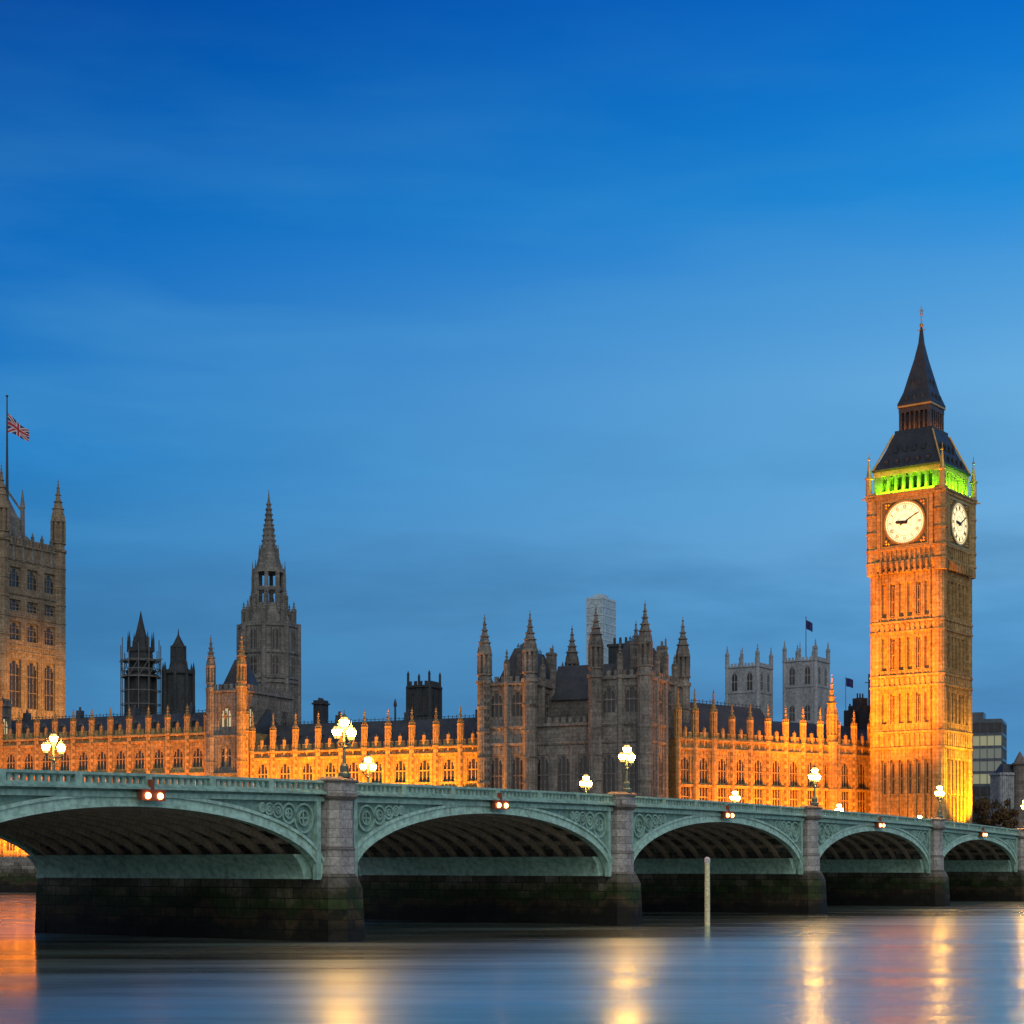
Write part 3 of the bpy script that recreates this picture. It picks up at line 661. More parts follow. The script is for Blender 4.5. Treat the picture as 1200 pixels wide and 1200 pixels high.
# ------------------------------------------------------------------ north pavilion of the palace (two dark towers)
pav = thing('palace_pavilion', 'unlit grey pavilion with two steep-roofed turreted towers beside the river', 'palace wing', PO, PR)
LG = 'limegrey'
def pav_tower(y0, y1, dep, zc, zt, tr):
    mb = MB(); mb.box(.5, dep, y0+.5, y1-.5, GZ-.5, zc+.2)
    rows = [(GZ+3, GZ+7.5), (GZ+11, GZ+17.6), (GZ+24.2, GZ+28.4)]
    gl = lambda i, r: 'palewin' if (i, r, y0 > 10) in ((1, 0, False),) else 'glass'
    facade(mb, TE(.5, y0+.5), 'E', y1-y0-1, GZ, zc, 2, rows, 2.3, pav, strings=(GZ+9.2, GZ+19.6, GZ+22.4), glassfn=lambda i, r: 'glass', frame=LG)
    facade(mb, TN(.5, y0+.5), 'N', dep-1, GZ, zc, 4, rows, 2.4, pav, strings=(GZ+9.2, GZ+19.6, GZ+22.4), glassfn=gl if y0 < 1 else None, frame=LG)
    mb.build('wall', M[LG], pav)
    for (x, y, k) in ((0.2, y0+.2, 1), (dep-.4, y0+.2, .985), (.2, y1-.2, .985), (dep-.4, y1-.2, .97)):
        turret(pav, x, y, tr, GZ, zc+.6, zc + (zt-zc)*k)
    pinnacle(pav, .05, (y0+y1)/2, .42, GZ, zc+.3, zc+6.0, LG)
    for k in (.27, .5, .73): pinnacle(pav, dep*k, y0+.02, .42, GZ, zc+.3, zc+(7.6 if k == .5 else 5.2), LG)
    mb = MB(); hip_roof(mb, 1.7, dep-1.7, y0+1.6, y1-1.6, zc+.2, zc+6.6, (dep-3.4)/2-2.6, .5)
    mb.box(dep/2-1, dep/2+1, (y0+y1)/2-.9, (y0+y1)/2+.9, zc+3, zc+8.0)
    cresting(mb, (4.4, (y0+y1)/2, zc+6.6), (dep-4.4, (y0+y1)/2, zc+6.6), .9)
    rf = mb.build('roof', M['slate'], pav)
    for xa, xb, zz in ((2.4, 3.6, 6.2), (dep-4, dep-2.6, 7.0)):
        mb = MB(); mb.box(xa, xb, y0+2.2, y0+3.6, zc+1, zc+zz); mb.box(xa-.1, xb+.1, y0+2.1, y0+3.7, zc+zz-.5, zc+zz-.2)
        for q in range(3): mb.ng(xa+.3+.3*q, y0+2.9, .14, .12, zc+zz, zc+zz+.8, 8)
        mb.build('chimney', M[LG], rf)
pav_tower(0, 8.9, 19.5, 35.2, 47.6, 1.22)
pav_tower(20.2, 28.9, 19.0, 35.0, 47.2, 1.22)
mb = MB(); mb.box(1.0, 18, 8.6, 20.6, GZ-.5, 27.9)
facade(mb, TE(1.0, 8.9), 'E', 11.3, GZ, 27.9, 3, [(GZ+3, GZ+7.5), (GZ+11, GZ+17.6)], 2.3, pav, strings=(GZ+9.2, GZ+19.6), frame=LG)
mb.box(9, 18, 8.7, 20.4, 27.9, 33)
mb.build('link_wall', M[LG], pav)
mb = MB(); hip_roof(mb, 8.6, 18.4, 8.5, 20.5, 33, 39.2, 1.0, 6.0); mb.build('link_roof', M['slate'], pav)
mb = MB(); mb.box(16, 18.5, 9.2, 12.6, 33, 42.5); mb.box(15.8, 18.7, 9.0, 12.8, 42.5, 43.0)
for q in range(3): mb.ng(17.2, 9.8+q*1.05, .25, .2, 43, 44.2, 8)
mb.build('chimney', M['darkstone'], pav)

# ------------------------------------------------------------------ river front wings
def river_wing(label, ya, yb, zc, ztp, zr, nb, deep, setback, nrow, glassfn, ridgeback, nm='palace_wing'):
    t = thing(nm, label, 'palace wing', PO + PX*setback + PY*ya, PR)
    L = yb-ya; mb = MB(); mb.box(.5, deep, .02, L-.02, GZ-.5, zc+.2)
    facade(mb, TE(.5, 0), 'E', L, GZ, zc, nb, nrow, 2.25, t, strings=(GZ+7.4, zc-6.9, zc-.9), glassfn=glassfn)
    mb.build('wall', M['lime'], t)
    for i in range(nb+1):
        pinnacle(t, .05, L*i/nb if 0 < i < nb else (.3 if i == 0 else L-.3), .50, GZ, zc+.3, ztp)
        if i < nb: pinnacle(t, .12, L*(i+.5)/nb, .22, zc-1.2, zc+.3, zc+2.8)
    mb = MB(); y0, y1 = .1, L-.1
    mb.solid([(2.2,y0,zc+.25),(2+ridgeback,y0,zr),(2+2*ridgeback,y0,zc+.25),(2.2,y1,zc+.25),(2+ridgeback,y1,zr),(2+2*ridgeback,y1,zc+.25)],
             [(0,1,2),(5,4,3),(0,3,4,1),(1,4,5,2),(2,5,3,0)])
    cresting(mb, (2+ridgeback, y0, zr), (2+ridgeback, y1, zr), .6, .8)
    for i in range(nb):
        yy = L*(i+.5)/nb; xx = 2.2+ridgeback*.42; zz = zc+.25+(zr-zc)*.42
        mb.box(xx-.5, xx+1.2, yy-.45, yy+.45, zz-.5, zz+.75); mb.ng(xx+.2, yy, .75, .03, zz+.75, zz+1.5, 4, 0, 0)
    for i in range(1, nb, 3):
        yy = L*i/nb; mb.box(2+ridgeback-.6, 2+ridgeback+.6, yy-.5, yy+.5, zr-1, zr+1.3); mb.ng(2+ridgeback, yy, .25, .2, zr+1.3, zr+2.0, 8)
    mb.build('roof', M['slate'], t)
    return t
def gl_wing(i, r):
    return 'glass'
north = river_wing('floodlit orange river front wing with a row of pinnacles, left of the grey pavilion', 28.95, 75.2, 24.9, 32.0, 30.6, 10, 12, 1.0,
           [(GZ+2.2, GZ+6.2), (GZ+9.0, GZ+12.0), (GZ+13.6, GZ+17.6)], gl_wing, 5.5)
for yy, zz in ((4.9, 35.2), (21.6, 34.6)):
    mb = MB(); mb.prof(8.5, yy, [(.22, 29), (.16, zz-1.5), (.3, zz-1.4), (.3, zz-.9), (.04, zz)], 8); mb.build('vent_pipe', M['iron'], north)
central = river_wing('taller floodlit river front block with orange pinnacles, behind the left arch of the bridge', 75.5, 152, 28.6, 34.3, 33.4, 18, 14, .2,
           [(GZ+2.2, GZ+6.2), (GZ+9.0, GZ+13.2), (GZ+17.2, GZ+20.8)], gl_wing, 5.5, 'palace_block')
# towers standing on the river front
def front_tower(label, ya, w, dep, zc, zt, litx=True, setback=-.5):
    t = thing('palace_tower', label, 'tower', PO + PX*setback + PY*ya, PR)
    mb = MB(); mb.box(.5, dep, .5, w-.5, GZ-.5, zc+.2)
    rows = [(GZ+3, GZ+7.0), (GZ+10, GZ+14.5), (GZ+17, GZ+21), (GZ+24.2, GZ+27.8)]
    facade(mb, TE(.5, .5), 'E', w-1, GZ, zc, 1, rows, 2.3, t, strings=(GZ+8.4, GZ+15.8, GZ+22.6), frame=LG, glassfn=lambda i, r: 'palewin' if r == 3 else 'glass')
    facade(mb, TN(.5, .5), 'N', dep-1, GZ, zc, max(1, int(dep/5)), rows, 2.3, t, strings=(GZ+8.4, GZ+15.8, GZ+22.6), frame=LG, glassfn=lambda i, r: 'palewin' if (r == 3 and i == 0) else 'glass')
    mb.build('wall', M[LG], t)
    turret(t, .2, .2, .85, GZ, zc+.6, zt, 'lime'); turret(t, .2, w-.2, .85, GZ, zc+.6, zt)  # first turret uses the flood-tinted stone, so its lit look is painted
    if dep > 30: turret(t, dep-.4, .2, .85, GZ, zc+.6, zt-.6); turret(t, dep-.4, w-.2, .85, GZ, zc+.6, zt-.6)
    mb = MB(); dr = min(dep, 9.5); hip_roof(mb, 1.4, dr-.6, 1.2, w-1.2, zc+.2, zc+6.2, max(.4, (dr-2)/2-2.2), .4); mb.build('roof', M['slate'], t)
    return t
front_tower('grey tower with one orange-lit corner turret, in front of the octagonal spire', 76.1, 6.9, 18, 36.0, 46.4)
front_tower('grey turreted tower at the far left, in front of the great square tower', 131, 7.4, 4.5, 35.5, 44.4, False)

# ------------------------------------------------------------------ north front between pavilion and clock tower
WR = math.atan2(.526, .851); WO = Vector((27.2, 292.0, 0))
nf = thing('palace_wing', 'orange floodlit gothic front with many pinnacles between the pavilion and clock tower', 'palace wing', WO, WR)
L = 43.4; zc = 25.8
mb = MB(); mb.box(.02, L, .5, 13, GZ-.5, zc+.2)
facade(mb, TN(0, .5), 'N', L, GZ, zc, 11, [(GZ+2.0, GZ+5.6), (GZ+8.6, GZ+17.6)], 1.9, nf, strings=(GZ+6.9, GZ+12.8, GZ+18.9), transoms=3)
mb.build('wall', M['lime'], nf)
for i in range(12):
    pinnacle(nf, L*i/11 if i else .4, .05, .50 if i > 2 else .58, GZ, zc+.3, 32.6 if i > 2 else 34.6)
    if i < 11: pinnacle(nf, L*(i+.5)/11, .12, .22, zc-1.2, zc+.3, zc+2.6)
turret(nf, 34.2, .0, .95, GZ, zc+.6, 38.6, 'lime')
mb = MB(); y0 = 2.2
mb.solid([(.1,2.4,zc+.25),(.1,8.5,33.4),(.1,14,zc+.25),(25,2.4,zc+.25),(25,8.5,32.8),(25,14,zc+.25)], [(0,1,2),(5,4,3),(0,3,4,1),(1,4,5,2),(2,5,3,0)])
mb.solid([(25.1,2.4,zc+.25),(25.1,7.5,30.6),(25.1,13,zc+.25),(L+5.5,3.0,zc+.25),(L+5.5,7.5,30.4),(L+5.5,13,zc+.25)], [(0,1,2),(5,4,3),(0,3,4,1),(1,4,5,2),(2,5,3,0)])
cresting(mb, (.2, 8.5, 33.4), (25, 8.5, 32.8), .7, .8)
mb.build('roof', M['slate'], nf)
mb = MB(); mb.box(47.2, 50.4, 7, 10, 26, 34.4); mb.box(47.9, 49.6, 7.4, 9.6, 34.4, 35.8)
for q in range(3): mb.ng(48.1+q*.65, 8.5, .16, .14, 35.8, 36.7, 8)
mb.build('chimney', M['darkstone'], nf)
mb = MB(); mb.box(45.2, 46.4, 7, 9, 27, 33.4); mb.ng(45.8, 8, .2, .16, 33.4, 34.6, 8); mb.build('chimney', M['darkstone'], nf)

# ------------------------------------------------------------------ clock tower
CO = Vector((71.6, 308, 0)); CR = R(53.1)
ct = thing('clock_tower', 'tall orange floodlit gothic clock tower with pointed iron roof and lit dials', 'clock tower', CO, CR)
h = 6.2
mb = MB(); mb.box(-h, h, -h, h, GZ-.5, 57)
rows = [(GZ+6.5, GZ+17.6), (29.4, 34.6), (38.6, 44.2), (47.8, 53.6)]
strings = (GZ+4.5, 25.2, 27.9, 35.8, 37.6, 45.2, 46.9)
FACES = (('E', TE(-h, -h)), ('N', TN(-h, -h)), ('W', TW(h, -h)), ('S', TS(-h, h)))
for fc, T in FACES:
    T2 = (lambda T: lambda s, o, z: T(s+1.5, o, z))(T)
    facade(mb, T2, fc, 2*h-3, GZ, 55.4, 6, rows, .92, None, depth=.50, lights=1, transoms=0, ribs=1, merl=False)
    for (a, b) in ((25.5, 27.6), (35.95, 37.3), (45.4, 46.6)):
        for k in range(10):
            s = (2*h-3)*(k+.5)/10; tb(mb, T2, s-.28, s+.28, .50, .66, a, b)
    for z in strings: tb(mb, T, .05, 2*h-.05, 0, .72, z-.18, z+.16)
for sx in (-1, 1):
    for sy in (-1, 1):
        mb.ng(sx*5.55, sy*5.55, 1.35, 1.35, GZ, 55.6, 8)
        for z in strings: mb.ng(sx*5.55, sy*5.55, 1.5, 1.5, z-.18, z+.16, 8)
        for q in range(8):
            a = q*math.pi/4; mb.ng(sx*5.55+1.27*math.cos(a), sy*5.55+1.27*math.sin(a), .10, .10, GZ, 55.4, 4)
mb.build('shaft', M['lime'], ct)
# slit windows in the shaft panels
for fc, T in FACES[:4]:
    bw_ = (2*h-3)/6
    for i in range(6):
        for ri, (a, b) in enumerate(rows):
            hh = (b-a) if ri else 6.2; aa = a + ((b-a)-hh) if ri == 0 else a
            if i not in (1, 4) and ri != 0: continue
            p = T(1.5+(i+.5)*bw_, .02, aa + .3); window(.62 if ri == 0 else .5, hh-.9, ct, p, fc, 1, 1)
mb = MB()   # corbelled clock stage
mb.rfrus(0, 0, 6.45, 6.45, 6.95, 6.95, 55.2, 57.0); mb.box(-6.75, 6.75, -6.75, 6.75, 57, 68.4)
mb.box(-7.05, 7.05, -7.05, 7.05, 56.9, 57.4); mb.box(-7.05, 7.05, -7.05, 7.05, 59.3, 59.75); mb.box(-7.15, 7.15, -7.15, 7.15, 68.2, 68.8); mb.box(-7.3, 7.3, -7.3, 7.3, 68.8, 69.15)
for sx in (-1, 1):
    for sy in (-1, 1):
        mb.ng(sx*6.2, sy*6.2, 1.12, 1.12, 55.3, 69.5, 8)
        for z in (57.2, 59.5, 62.5, 65.5, 68.5): mb.ng(sx*6.2, sy*6.2, 1.26, 1.26, z-.15, z+.15, 8)
for fc, (T) in (('E', TE(-6.75, -6.75)), ('N', TN(-6.75, -6.75)), ('W', TW(6.75, -6.75)), ('S', TS(-6.75, 6.75))):
    for k in range(11):
        s = 2.3 + 8.9*k/10; tb(mb, T, s-.2, s+.2, 0, .22, 57.4, 59.3)
    tb(mb, T, 1.6, 2.3, 0, .30, 59.75, 68.2); tb(mb, T, 11.2, 11.9, 0, .30, 59.75, 68.2)
    tb(mb, T, 2.3, 11.2, 0, .26, 67.75, 68.2)
    for k in range(9):
        s = 2.5 + 8.5*k/8; tb(mb, T, s-.18, s+.18, .0, .9, 55.3, 56.9)
mb.build('clock_stage', M['lime'], ct)
def make_clock(fc, loc, rz):
    fr = MB()
    fr.box(-4.35, 4.35, -.10, .02, -4.1, 3.95, 1)                        # dark panel behind the dial
    for a, b, c, d in ((-4.35,4.35,3.70,3.95),(-4.35,4.35,-4.1,-3.85),(-4.35,-4.1,-3.85,3.70),(4.1,4.35,-3.85,3.70)): fr.box(a, b, -.26, -.101, c, d)
    n = 48
    for k in range(n):
        t0, t1 = 2*math.pi*k/n, 2*math.pi*(k+1)/n; P = lambda r, t, y: (r*math.cos(t), y, r*math.sin(t))
        fr.solid([P(3.82,t0,-.30),P(3.82,t1,-.30),P(3.50,t1,-.30),P(3.50,t0,-.30),P(3.82,t0,-.1),P(3.82,t1,-.1),P(3.50,t1,-.1),P(3.50,t0,-.1)],[(0,1,2,3),(0,4,5,1),(3,2,6,7)])
    for sx in (-1,1):
        for sz in (-1,1):
            for k in range(3): fr.ball((sx*(3.45-.45*(k%2)), -.12, sz*(3.35-.45*(k//2))), .26)
    root = fr.build('clock_face', [M['gilt'], M['dialmark']], ct); root.location = loc; root.rotation_euler = (0, 0, rz)
    mb = MB(); pts = [(3.5*math.cos(2*math.pi*k/n), 3.5*math.sin(2*math.pi*k/n)) for k in range(n)]
    v = [(x,-.20,z) for x, z in pts] + [(x,-.12,z) for x, z in pts]
    mb.solid(v, [tuple(range(n)), tuple(range(2*n-1, n-1, -1))] + [(k,(k+1)%n,n+(k+1)%n,n+k) for k in range(n)])
    mb.build('dial', M['dial'], root)
    mb = MB()
    def stroke(x0, z0, x1, z1, w): mb.bar((x0,-.23,z0), (x1,-.23,z1), w)
    numerals = ['XII','I','II','III','IIII','V','VI','VII','VIII','IX','X','XI']
    for k in range(12):                                                   # Roman numerals, feet towards the centre
        a = math.pi/2 - k*math.pi/6; c, s = math.cos(a), math.sin(a); wd = {'I':.16,'V':.34,'X':.36}
        tot = sum(wd[q] for q in numerals[k]); u = -tot/2
        Q = lambda uu, rr: (rr*c + uu*s, rr*s - uu*c)
        for q in numerals[k]:
            w_ = wd[q]; m0, m1 = u+.04, u+w_-.04; mid = u+w_/2
            if q == 'I': stroke(*Q(mid,2.42), *Q(mid,3.02), .07)
            if q == 'V': stroke(*Q(m0,3.02), *Q(mid,2.42), .07); stroke(*Q(mid,2.42), *Q(m1,3.02), .05)
            if q == 'X': stroke(*Q(m0,2.42), *Q(m1,3.02), .07); stroke(*Q(m0,3.02), *Q(m1,2.42), .05)
            u += w_
    for r in (3.18, 2.28, 1.25):
        for k in range(n):
            t0, t1 = 2*math.pi*k/n, 2*math.pi*(k+1)/n; stroke(r*math.cos(t0), r*math.sin(t0), r*math.cos(t1), r*math.sin(t1), .045)
    for k in range(60):
        t0 = 2*math.pi*k/60; stroke(3.2*math.cos(t0), 3.2*math.sin(t0), 3.42*math.cos(t0), 3.42*math.sin(t0), .05)
    mb.build('numeral_ring', M['dialmark'], root)
    def hand(nm, ang, L, w0, w1, tail, y):
        mb = MB(); d = Vector((math.cos(ang), 0, math.sin(ang))); p = Vector((-math.sin(ang), 0, math.cos(ang)))
        q = [-d*tail - p*w0, d*L*.12 - p*w0*1.1, d*L*.85 - p*w1*1.3, d*L, d*L*.85 + p*w1*1.3, d*L*.12 + p*w0*1.1, -d*tail + p*w0]
        v = [(a.x, y, a.z) for a in q] + [(a.x, y+.05, a.z) for a in q]; m_ = len(q)
        mb.solid(v, [tuple(range(m_)), tuple(range(2*m_-1, m_-1, -1))] + [(k,(k+1)%m_,m_+(k+1)%m_,m_+k) for k in range(m_)])
        mb.build(nm, M['black'], root)
    hand('hour_hand', R(90 - 9.17*30), 1.75, .27, .20, .6, -.36)
    hand('minute_hand', R(90 - 60), 3.05, .12, .07, .9, -.46)
for fc, loc, rz in (('E', (-6.77,0,63.9), -math.pi/2), ('N', (0,-6.77,63.9), 0), ('W', (6.77,0,63.9), math.pi/2), ('S', (0,6.77,63.9), math.pi)):
    make_clock(fc, loc, rz)
mb = MB()   # open belfry: inner chamber, arcade of columns
mb.box(-6.15, 6.15, -6.15, 6.15, 72.5, 73.3); mb.box(-6.25, 6.25, -6.25, 6.25, 69.15, 69.7)
for sx in (-1, 1):
    for sy in (-1, 1): mb.box(sx*6.1, sx*4.9, sy*6.1, sy*4.9, 69.7, 72.5)
for fc, T in (('E', TE(-6.1, -6.1)), ('N', TN(-6.1, -6.1)), ('W', TW(6.1, -6.1)), ('S', TS(-6.1, 6.1))):
    for k in range(8):
        s = 1.2 + 9.8*(k+.0)/7; tb(mb, T, s-.22, s+.22, -.7, 0, 69.7, 72.5)
        if k < 7:
            sm_ = s+.7; tb(mb, T, sm_-.48, sm_-.26, -.5, -.05, 72.0, 72.5); tb(mb, T, sm_+.26, sm_+.48, -.5, -.05, 72.0, 72.5)
mb.build('belfry', M['lime'], ct)
mb = MB(); mb.box(-3.4, 3.4, -3.4, 3.4, 69.1, 73.0); mb.build('bell_chamber', M['darkstone'], ct)  # dark stone paints in the shade behind the lit columns
mb = MB()
def rf(h0, h1, z0, z1): mb.rfrus(0, 0, h0, h0, h1, h1, z0, z1)
rf(6.35, 6.45, 73.3, 73.65); 
for a, b in zip([(6.3,73.65),(5.35,75.4),(4.5,77.4),(3.75,79.6)], [(5.35,75.4),(4.5,77.4),(3.75,79.6),(3.5,80.1)]): rf(a[0], b[0], a[1], b[1])
for fc in range(4):   # two rows of little dormers
    ca, sa = math.cos(fc*math.pi/2), math.sin(fc*math.pi/2)
    for (zz, dd, n_, sp) in ((74.3, 5.75, 5, 1.9), (76.6, 4.7, 4, 1.7)):
        for k in range(n_):
            s = (k-(n_-1)/2)*sp; x, y = ca*dd - sa*s, sa*dd + ca*s
            mb.ng(x, y, .42, .42, zz, zz+.8, 4, 0, fc*math.pi/2+math.pi/4); mb.ng(x, y, .46, .03, zz+.8, zz+1.4, 4, 0, fc*math.pi/2+math.pi/4)
mb.build('lower_roof', M['iron'], ct)
mb = MB()
for sx in (-1,1):
    for sy in (-1,1): mb.bar((sx*6.3,sy*6.3,73.6),(sx*3.6,sy*3.6,80.1),.26)
mb.build('roof_rib', M['gilt'], ct)
mb = MB()   # lantern stage
mb.box(-3.45, 3.45, -3.45, 3.45, 80.1, 80.7); mb.box(-2.2, 2.2, -2.2, 2.2, 80.7, 84.6); mb.box(-2.95, 2.95, -2.95, 2.95, 83.9, 84.7); mb.box(-3.1, 3.1, -3.1, 3.1, 84.7, 85.3)
for sx in (-1,1):
    for sy in (-1,1): mb.box(sx*2.9, sx*2.35, sy*2.9, sy*2.35, 80.7, 83.9)
for k in range(1, 6):
    s = -2.6 + 5.2*k/6
    for q in (-2.8, 2.8):
        mb.box(s-.14, s+.14, q-.14, q+.14, 80.7, 83.9); mb.box(q-.14, q+.14, s-.14, s+.14, 80.7, 83.9)
mb.build('lantern_stage', M['iron'], ct)
mb = MB(); mb.rfrus(0,0,3.14,3.14,3.14,3.14,84.75,85.05); mb.build('lantern_cornice', M['gilt'], ct)
mb = MB()
for a, b in zip([(3.15,85.3),(2.35,87.5),(1.62,90.6),(.95,93.4),(.42,96.2),(.22,98.4)], [(2.35,87.5),(1.62,90.6),(.95,93.4),(.42,96.2),(.22,98.4),(.12,99.2)]): rf(a[0], b[0], a[1], b[1])
for fc in range(4):
    ca, sa = math.cos(fc*math.pi/2), math.sin(fc*math.pi/2)
    for (zz, dd, n_, sp) in ((86.0, 2.75, 3, 1.5), (88.6, 1.95, 2, 1.2)):
        for k in range(n_):
            s = (k-(n_-1)/2)*sp; x, y = ca*dd - sa*s, sa*dd + ca*s
            mb.ng(x, y, .3, .3, zz, zz+.6, 4, 0, fc*math.pi/2+math.pi/4); mb.ng(x, y, .34, .03, zz+.6, zz+1.1, 4, 0, fc*math.pi/2+math.pi/4)
mb.build('spire', M['iron'], ct)
mb = MB(); mb.prof(0,0,[(.12,99),(.10,102.8)],8); mb.ball((0,0,99.4),.38); mb.ball((0,0,101.4),.28); mb.bar((-.75,0,98.6),(.75,0,98.6),.12); mb.bar((0,-.75,98.6),(0,.75,98.6),.12); mb.bar((-.5,0,102),(.5,0,102),.1); mb.bar((0,-.5,102),(0,.5,102),.1)
mb.build('finial', M['gilt'], ct)
for sx in (-1,1):
    for sy in (-1,1):
        mb = MB(); x, y = sx*6.75, sy*6.75
        mb.prof(x, y, [(.55,69.15),(.5,72.0),(.7,72.1),(.7,72.4),(.42,72.5),(.1,75.4)], 8); mb.ball((x,y,75.6),.25); mb.bar((x,y,75.7),(x,y,76.7),.08)
        mb.bar((x,y,68.6),(x+sx*.9,y+sy*.9,68.6),.22)
        mb.build('corner_pinnacle', M['gilt'], ct)

# ------------------------------------------------------------------ great square tower at the left
VR = R(61.5); VO = Vector((-131.2, 452.5, 0))
vt = thing('square_tower', 'massive square stone tower with corner turrets and flag at the left edge', 'tower', VO, VR)
W = 22.6; zc = 88.0
mb = MB(); mb.box(.8, W-.8, .8, W-.8, GZ-.5, zc)
rows = [(GZ+4, GZ+14), (GZ+18, GZ+25), (46, 58.6), (63.5, 68.4), (71.2, 74.0), (77.2, 82.4)]
for fc, T in (('E', TE(.8, 1.8)), ('N', TN(1.8, .8))):
    facade(mb, T, fc, W-3.6, GZ, zc, 3, rows, 4.0, vt, depth=.8, strings=(34.5, 44.2, 60.6, 62.2, 69.8, 75.6, 84.5), lights=3, transoms=2,
           glassfn=lambda i, r: 'glass', frame='limebrown', mer_h=1.6)
mb.build('wall', M['limebrown'], vt)
for x in (.9, W-.9):
    for y in (.9, W-.9): turret(vt, x, y, 2.0, GZ, 89.0, 108.6, 'limebrown')
for k in range(1, 6):
    pinnacle(vt, .1, .9+(W-1.8)*k/6, .4, 84, zc+.4, zc+4.4, LG); pinnacle(vt, .9+(W-1.8)*k/6, .1, .4, 84, zc+.4, zc+4.4, LG)
mb = MB(); c = W/2; mb.rfrus(c, c, 8, 8, 4.5, 4.5, zc-.2, zc+5); mb.rfrus(c, c, 3.9, 3.9, 3.4, 3.4, zc+5, zc+9.5)
for sx in (-1, 1):
    for sy in (-1, 1):
        mb.prof(c+sx*3.9, c+sy*3.9, [(.7, zc+4), (.6, zc+12), (.75, zc+12.2), (.1, zc+17)], 8); mb.bar((c+sx*3.9,c+sy*3.9,zc+11),(c,c,zc+19),.5)
mb.rfrus(c, c, 3.2, 3.2, .5, .5, zc+9.5, zc+17); mb.build('staff_base', M[LG], vt)
mb = MB(); fx, fy = c+1.0, c-1.2
mb.prof(fx, fy, [(.5, zc+9), (.28, zc+27), (.16, 129.5)], 10); mb.ball((fx,fy,129.7),.35)
mb.build('flagstaff', M['iron'], vt)
# union flag on the staff
fp = VO + Vector((math.cos(VR)*fx - math.sin(VR)*fy, math.sin(VR)*fx + math.cos(VR)*fy, 0))
t = thing('flag', 'red white and blue crossed flag flying from the square tower staff', 'flag', (fp.x, fp.y, 0))
mb = MB(); nx, nz = 40, 22; FL, FH = 5.9, 4.8
def P(i, j):
    u = i/nx; v = j/nz
    return (.25 + FL*u*.92, .5*math.sin(u*7)*u + .3*u, 119.6 + FH*v*(1-.12*u) - 2.2*u*(1-.0*v)*(1 if v < 2 else 1) + .5 + .25*math.sin(u*6+v) - (1.5*u*v))
for i in range(nx):
    for j in range(nz):
        u = (i+.5)/nx*2-1; v = (j+.5)/nz*2-1; m_ = 2; d1, d2 = abs(u-v), abs(u+v)
        if min(d1, d2) < .30: m_ = 1
        if min(d1, d2) < .12: m_ = 0
        if abs(u) < .18 or abs(v) < .30: m_ = 1
        if abs(u) < .10 or abs(v) < .18: m_ = 0
        mb.face([P(i,j),P(i+1,j),P(i+1,j+1),P(i,j+1)], m_)
mb.build('cloth', [M['fred'], M['fwhite'], M['fblue']], t)

# ------------------------------------------------------------------ central octagonal spire
def zy(y, d): return EYE + (1014-y)*d/2064
d = 420; CT = Vector(((315-600)/2064*d, d, 0))
st = thing('spire_tower', 'tall dark octagonal stone spire with open lantern rising behind the river front', 'spire', CT, PR)
k_ = d/2064
mb = MB(); zb = zy(732, d); mb.prof(0, 0, [(35*k_, GZ), (35*k_, zb)], 8, 0); mb.prof(0,0,[(36.5*k_, zb-1),(36.5*k_, zb-.2)],8)
for q in range(8):
    a = math.pi/8 + q*math.pi/4; r = 35*k_; x, y = r*math.cos(a), r*math.sin(a)
    mb.ng(x, y, .75, .6, GZ, zb, 8)
    a2 = q*math.pi/4; rr = r*math.cos(math.pi/8); ta = (-math.sin(a2), math.cos(a2)); na = (math.cos(a2), math.sin(a2))
    for s in (-2.3, -1.15, 0, 1.15, 2.3):
        x, y = rr*na[0]+ta[0]*s, rr*na[1]+ta[1]*s; mb.ng(x, y, .30, .30, GZ, zb-1.2, 4)
    for zz in (zb-7, zb-13, zb-14): mb.bar((rr*na[0]+ta[0]*-2.7, rr*na[1]+ta[1]*-2.7, zz), (rr*na[0]+ta[0]*2.7, rr*na[1]+ta[1]*2.7, zz), .7)
mb.build('drum', M[LG], st)
for q in range(8):
    a2 = q*math.pi/4; rr = 35*k_*math.cos(math.pi/8)
    window(1.6, 5.2, st, ((rr+.02)*math.cos(a2), (rr+.02)*math.sin(a2), zb-6.6), 'N', 2, 1, frame=LG).rotation_euler.z = a2 + math.pi/2
    window(1.6, 4.6, st, ((rr+.02)*math.cos(a2), (rr+.02)*math.sin(a2), zb-12.4), 'N', 2, 1, frame=LG).rotation_euler.z = a2 + math.pi/2
for q in range(8):
    a = math.pi/8 + q*math.pi/4; r = 29.5*k_; r2 = 20*k_
    pinnacle(st, r*math.cos(a), r*math.sin(a), .55, zb-3, zb, zy(705, d), LG)
    pinnacle(st, r2*math.cos(a), r2*math.sin(a), .5, zb, zy(715, d), zy(690, d), LG)
mb = MB()
mb.prof(0, 0, [(27*k_, zb), (20*k_, zy(716, d)), (18.5*k_, zy(708,d))], 8); z1, z2 = zy(708, d), zy(672, d)
for q in range(8):
    a = math.pi/8 + q*math.pi/4; x, y = 17*k_*math.cos(a), 17*k_*math.sin(a)
    mb.ng(x, y, .62, .5, z1, z2, 6); mb.prof(x*1.12, y*1.12, [(.36, z1), (.3, zy(675,d)), (.05, zy(658,d))], 6)
    a3 = a + math.pi/4; x2, y2 = 17*k_*math.cos(a3), 17*k_*math.sin(a3)
    for zz in (zy(692,d), zy(690,d)): mb.bar((x,y,zz),(x2,y2,zz),.45)
mb.prof(0, 0, [(19*k_, z2), (19*k_, zy(667,d))], 8)
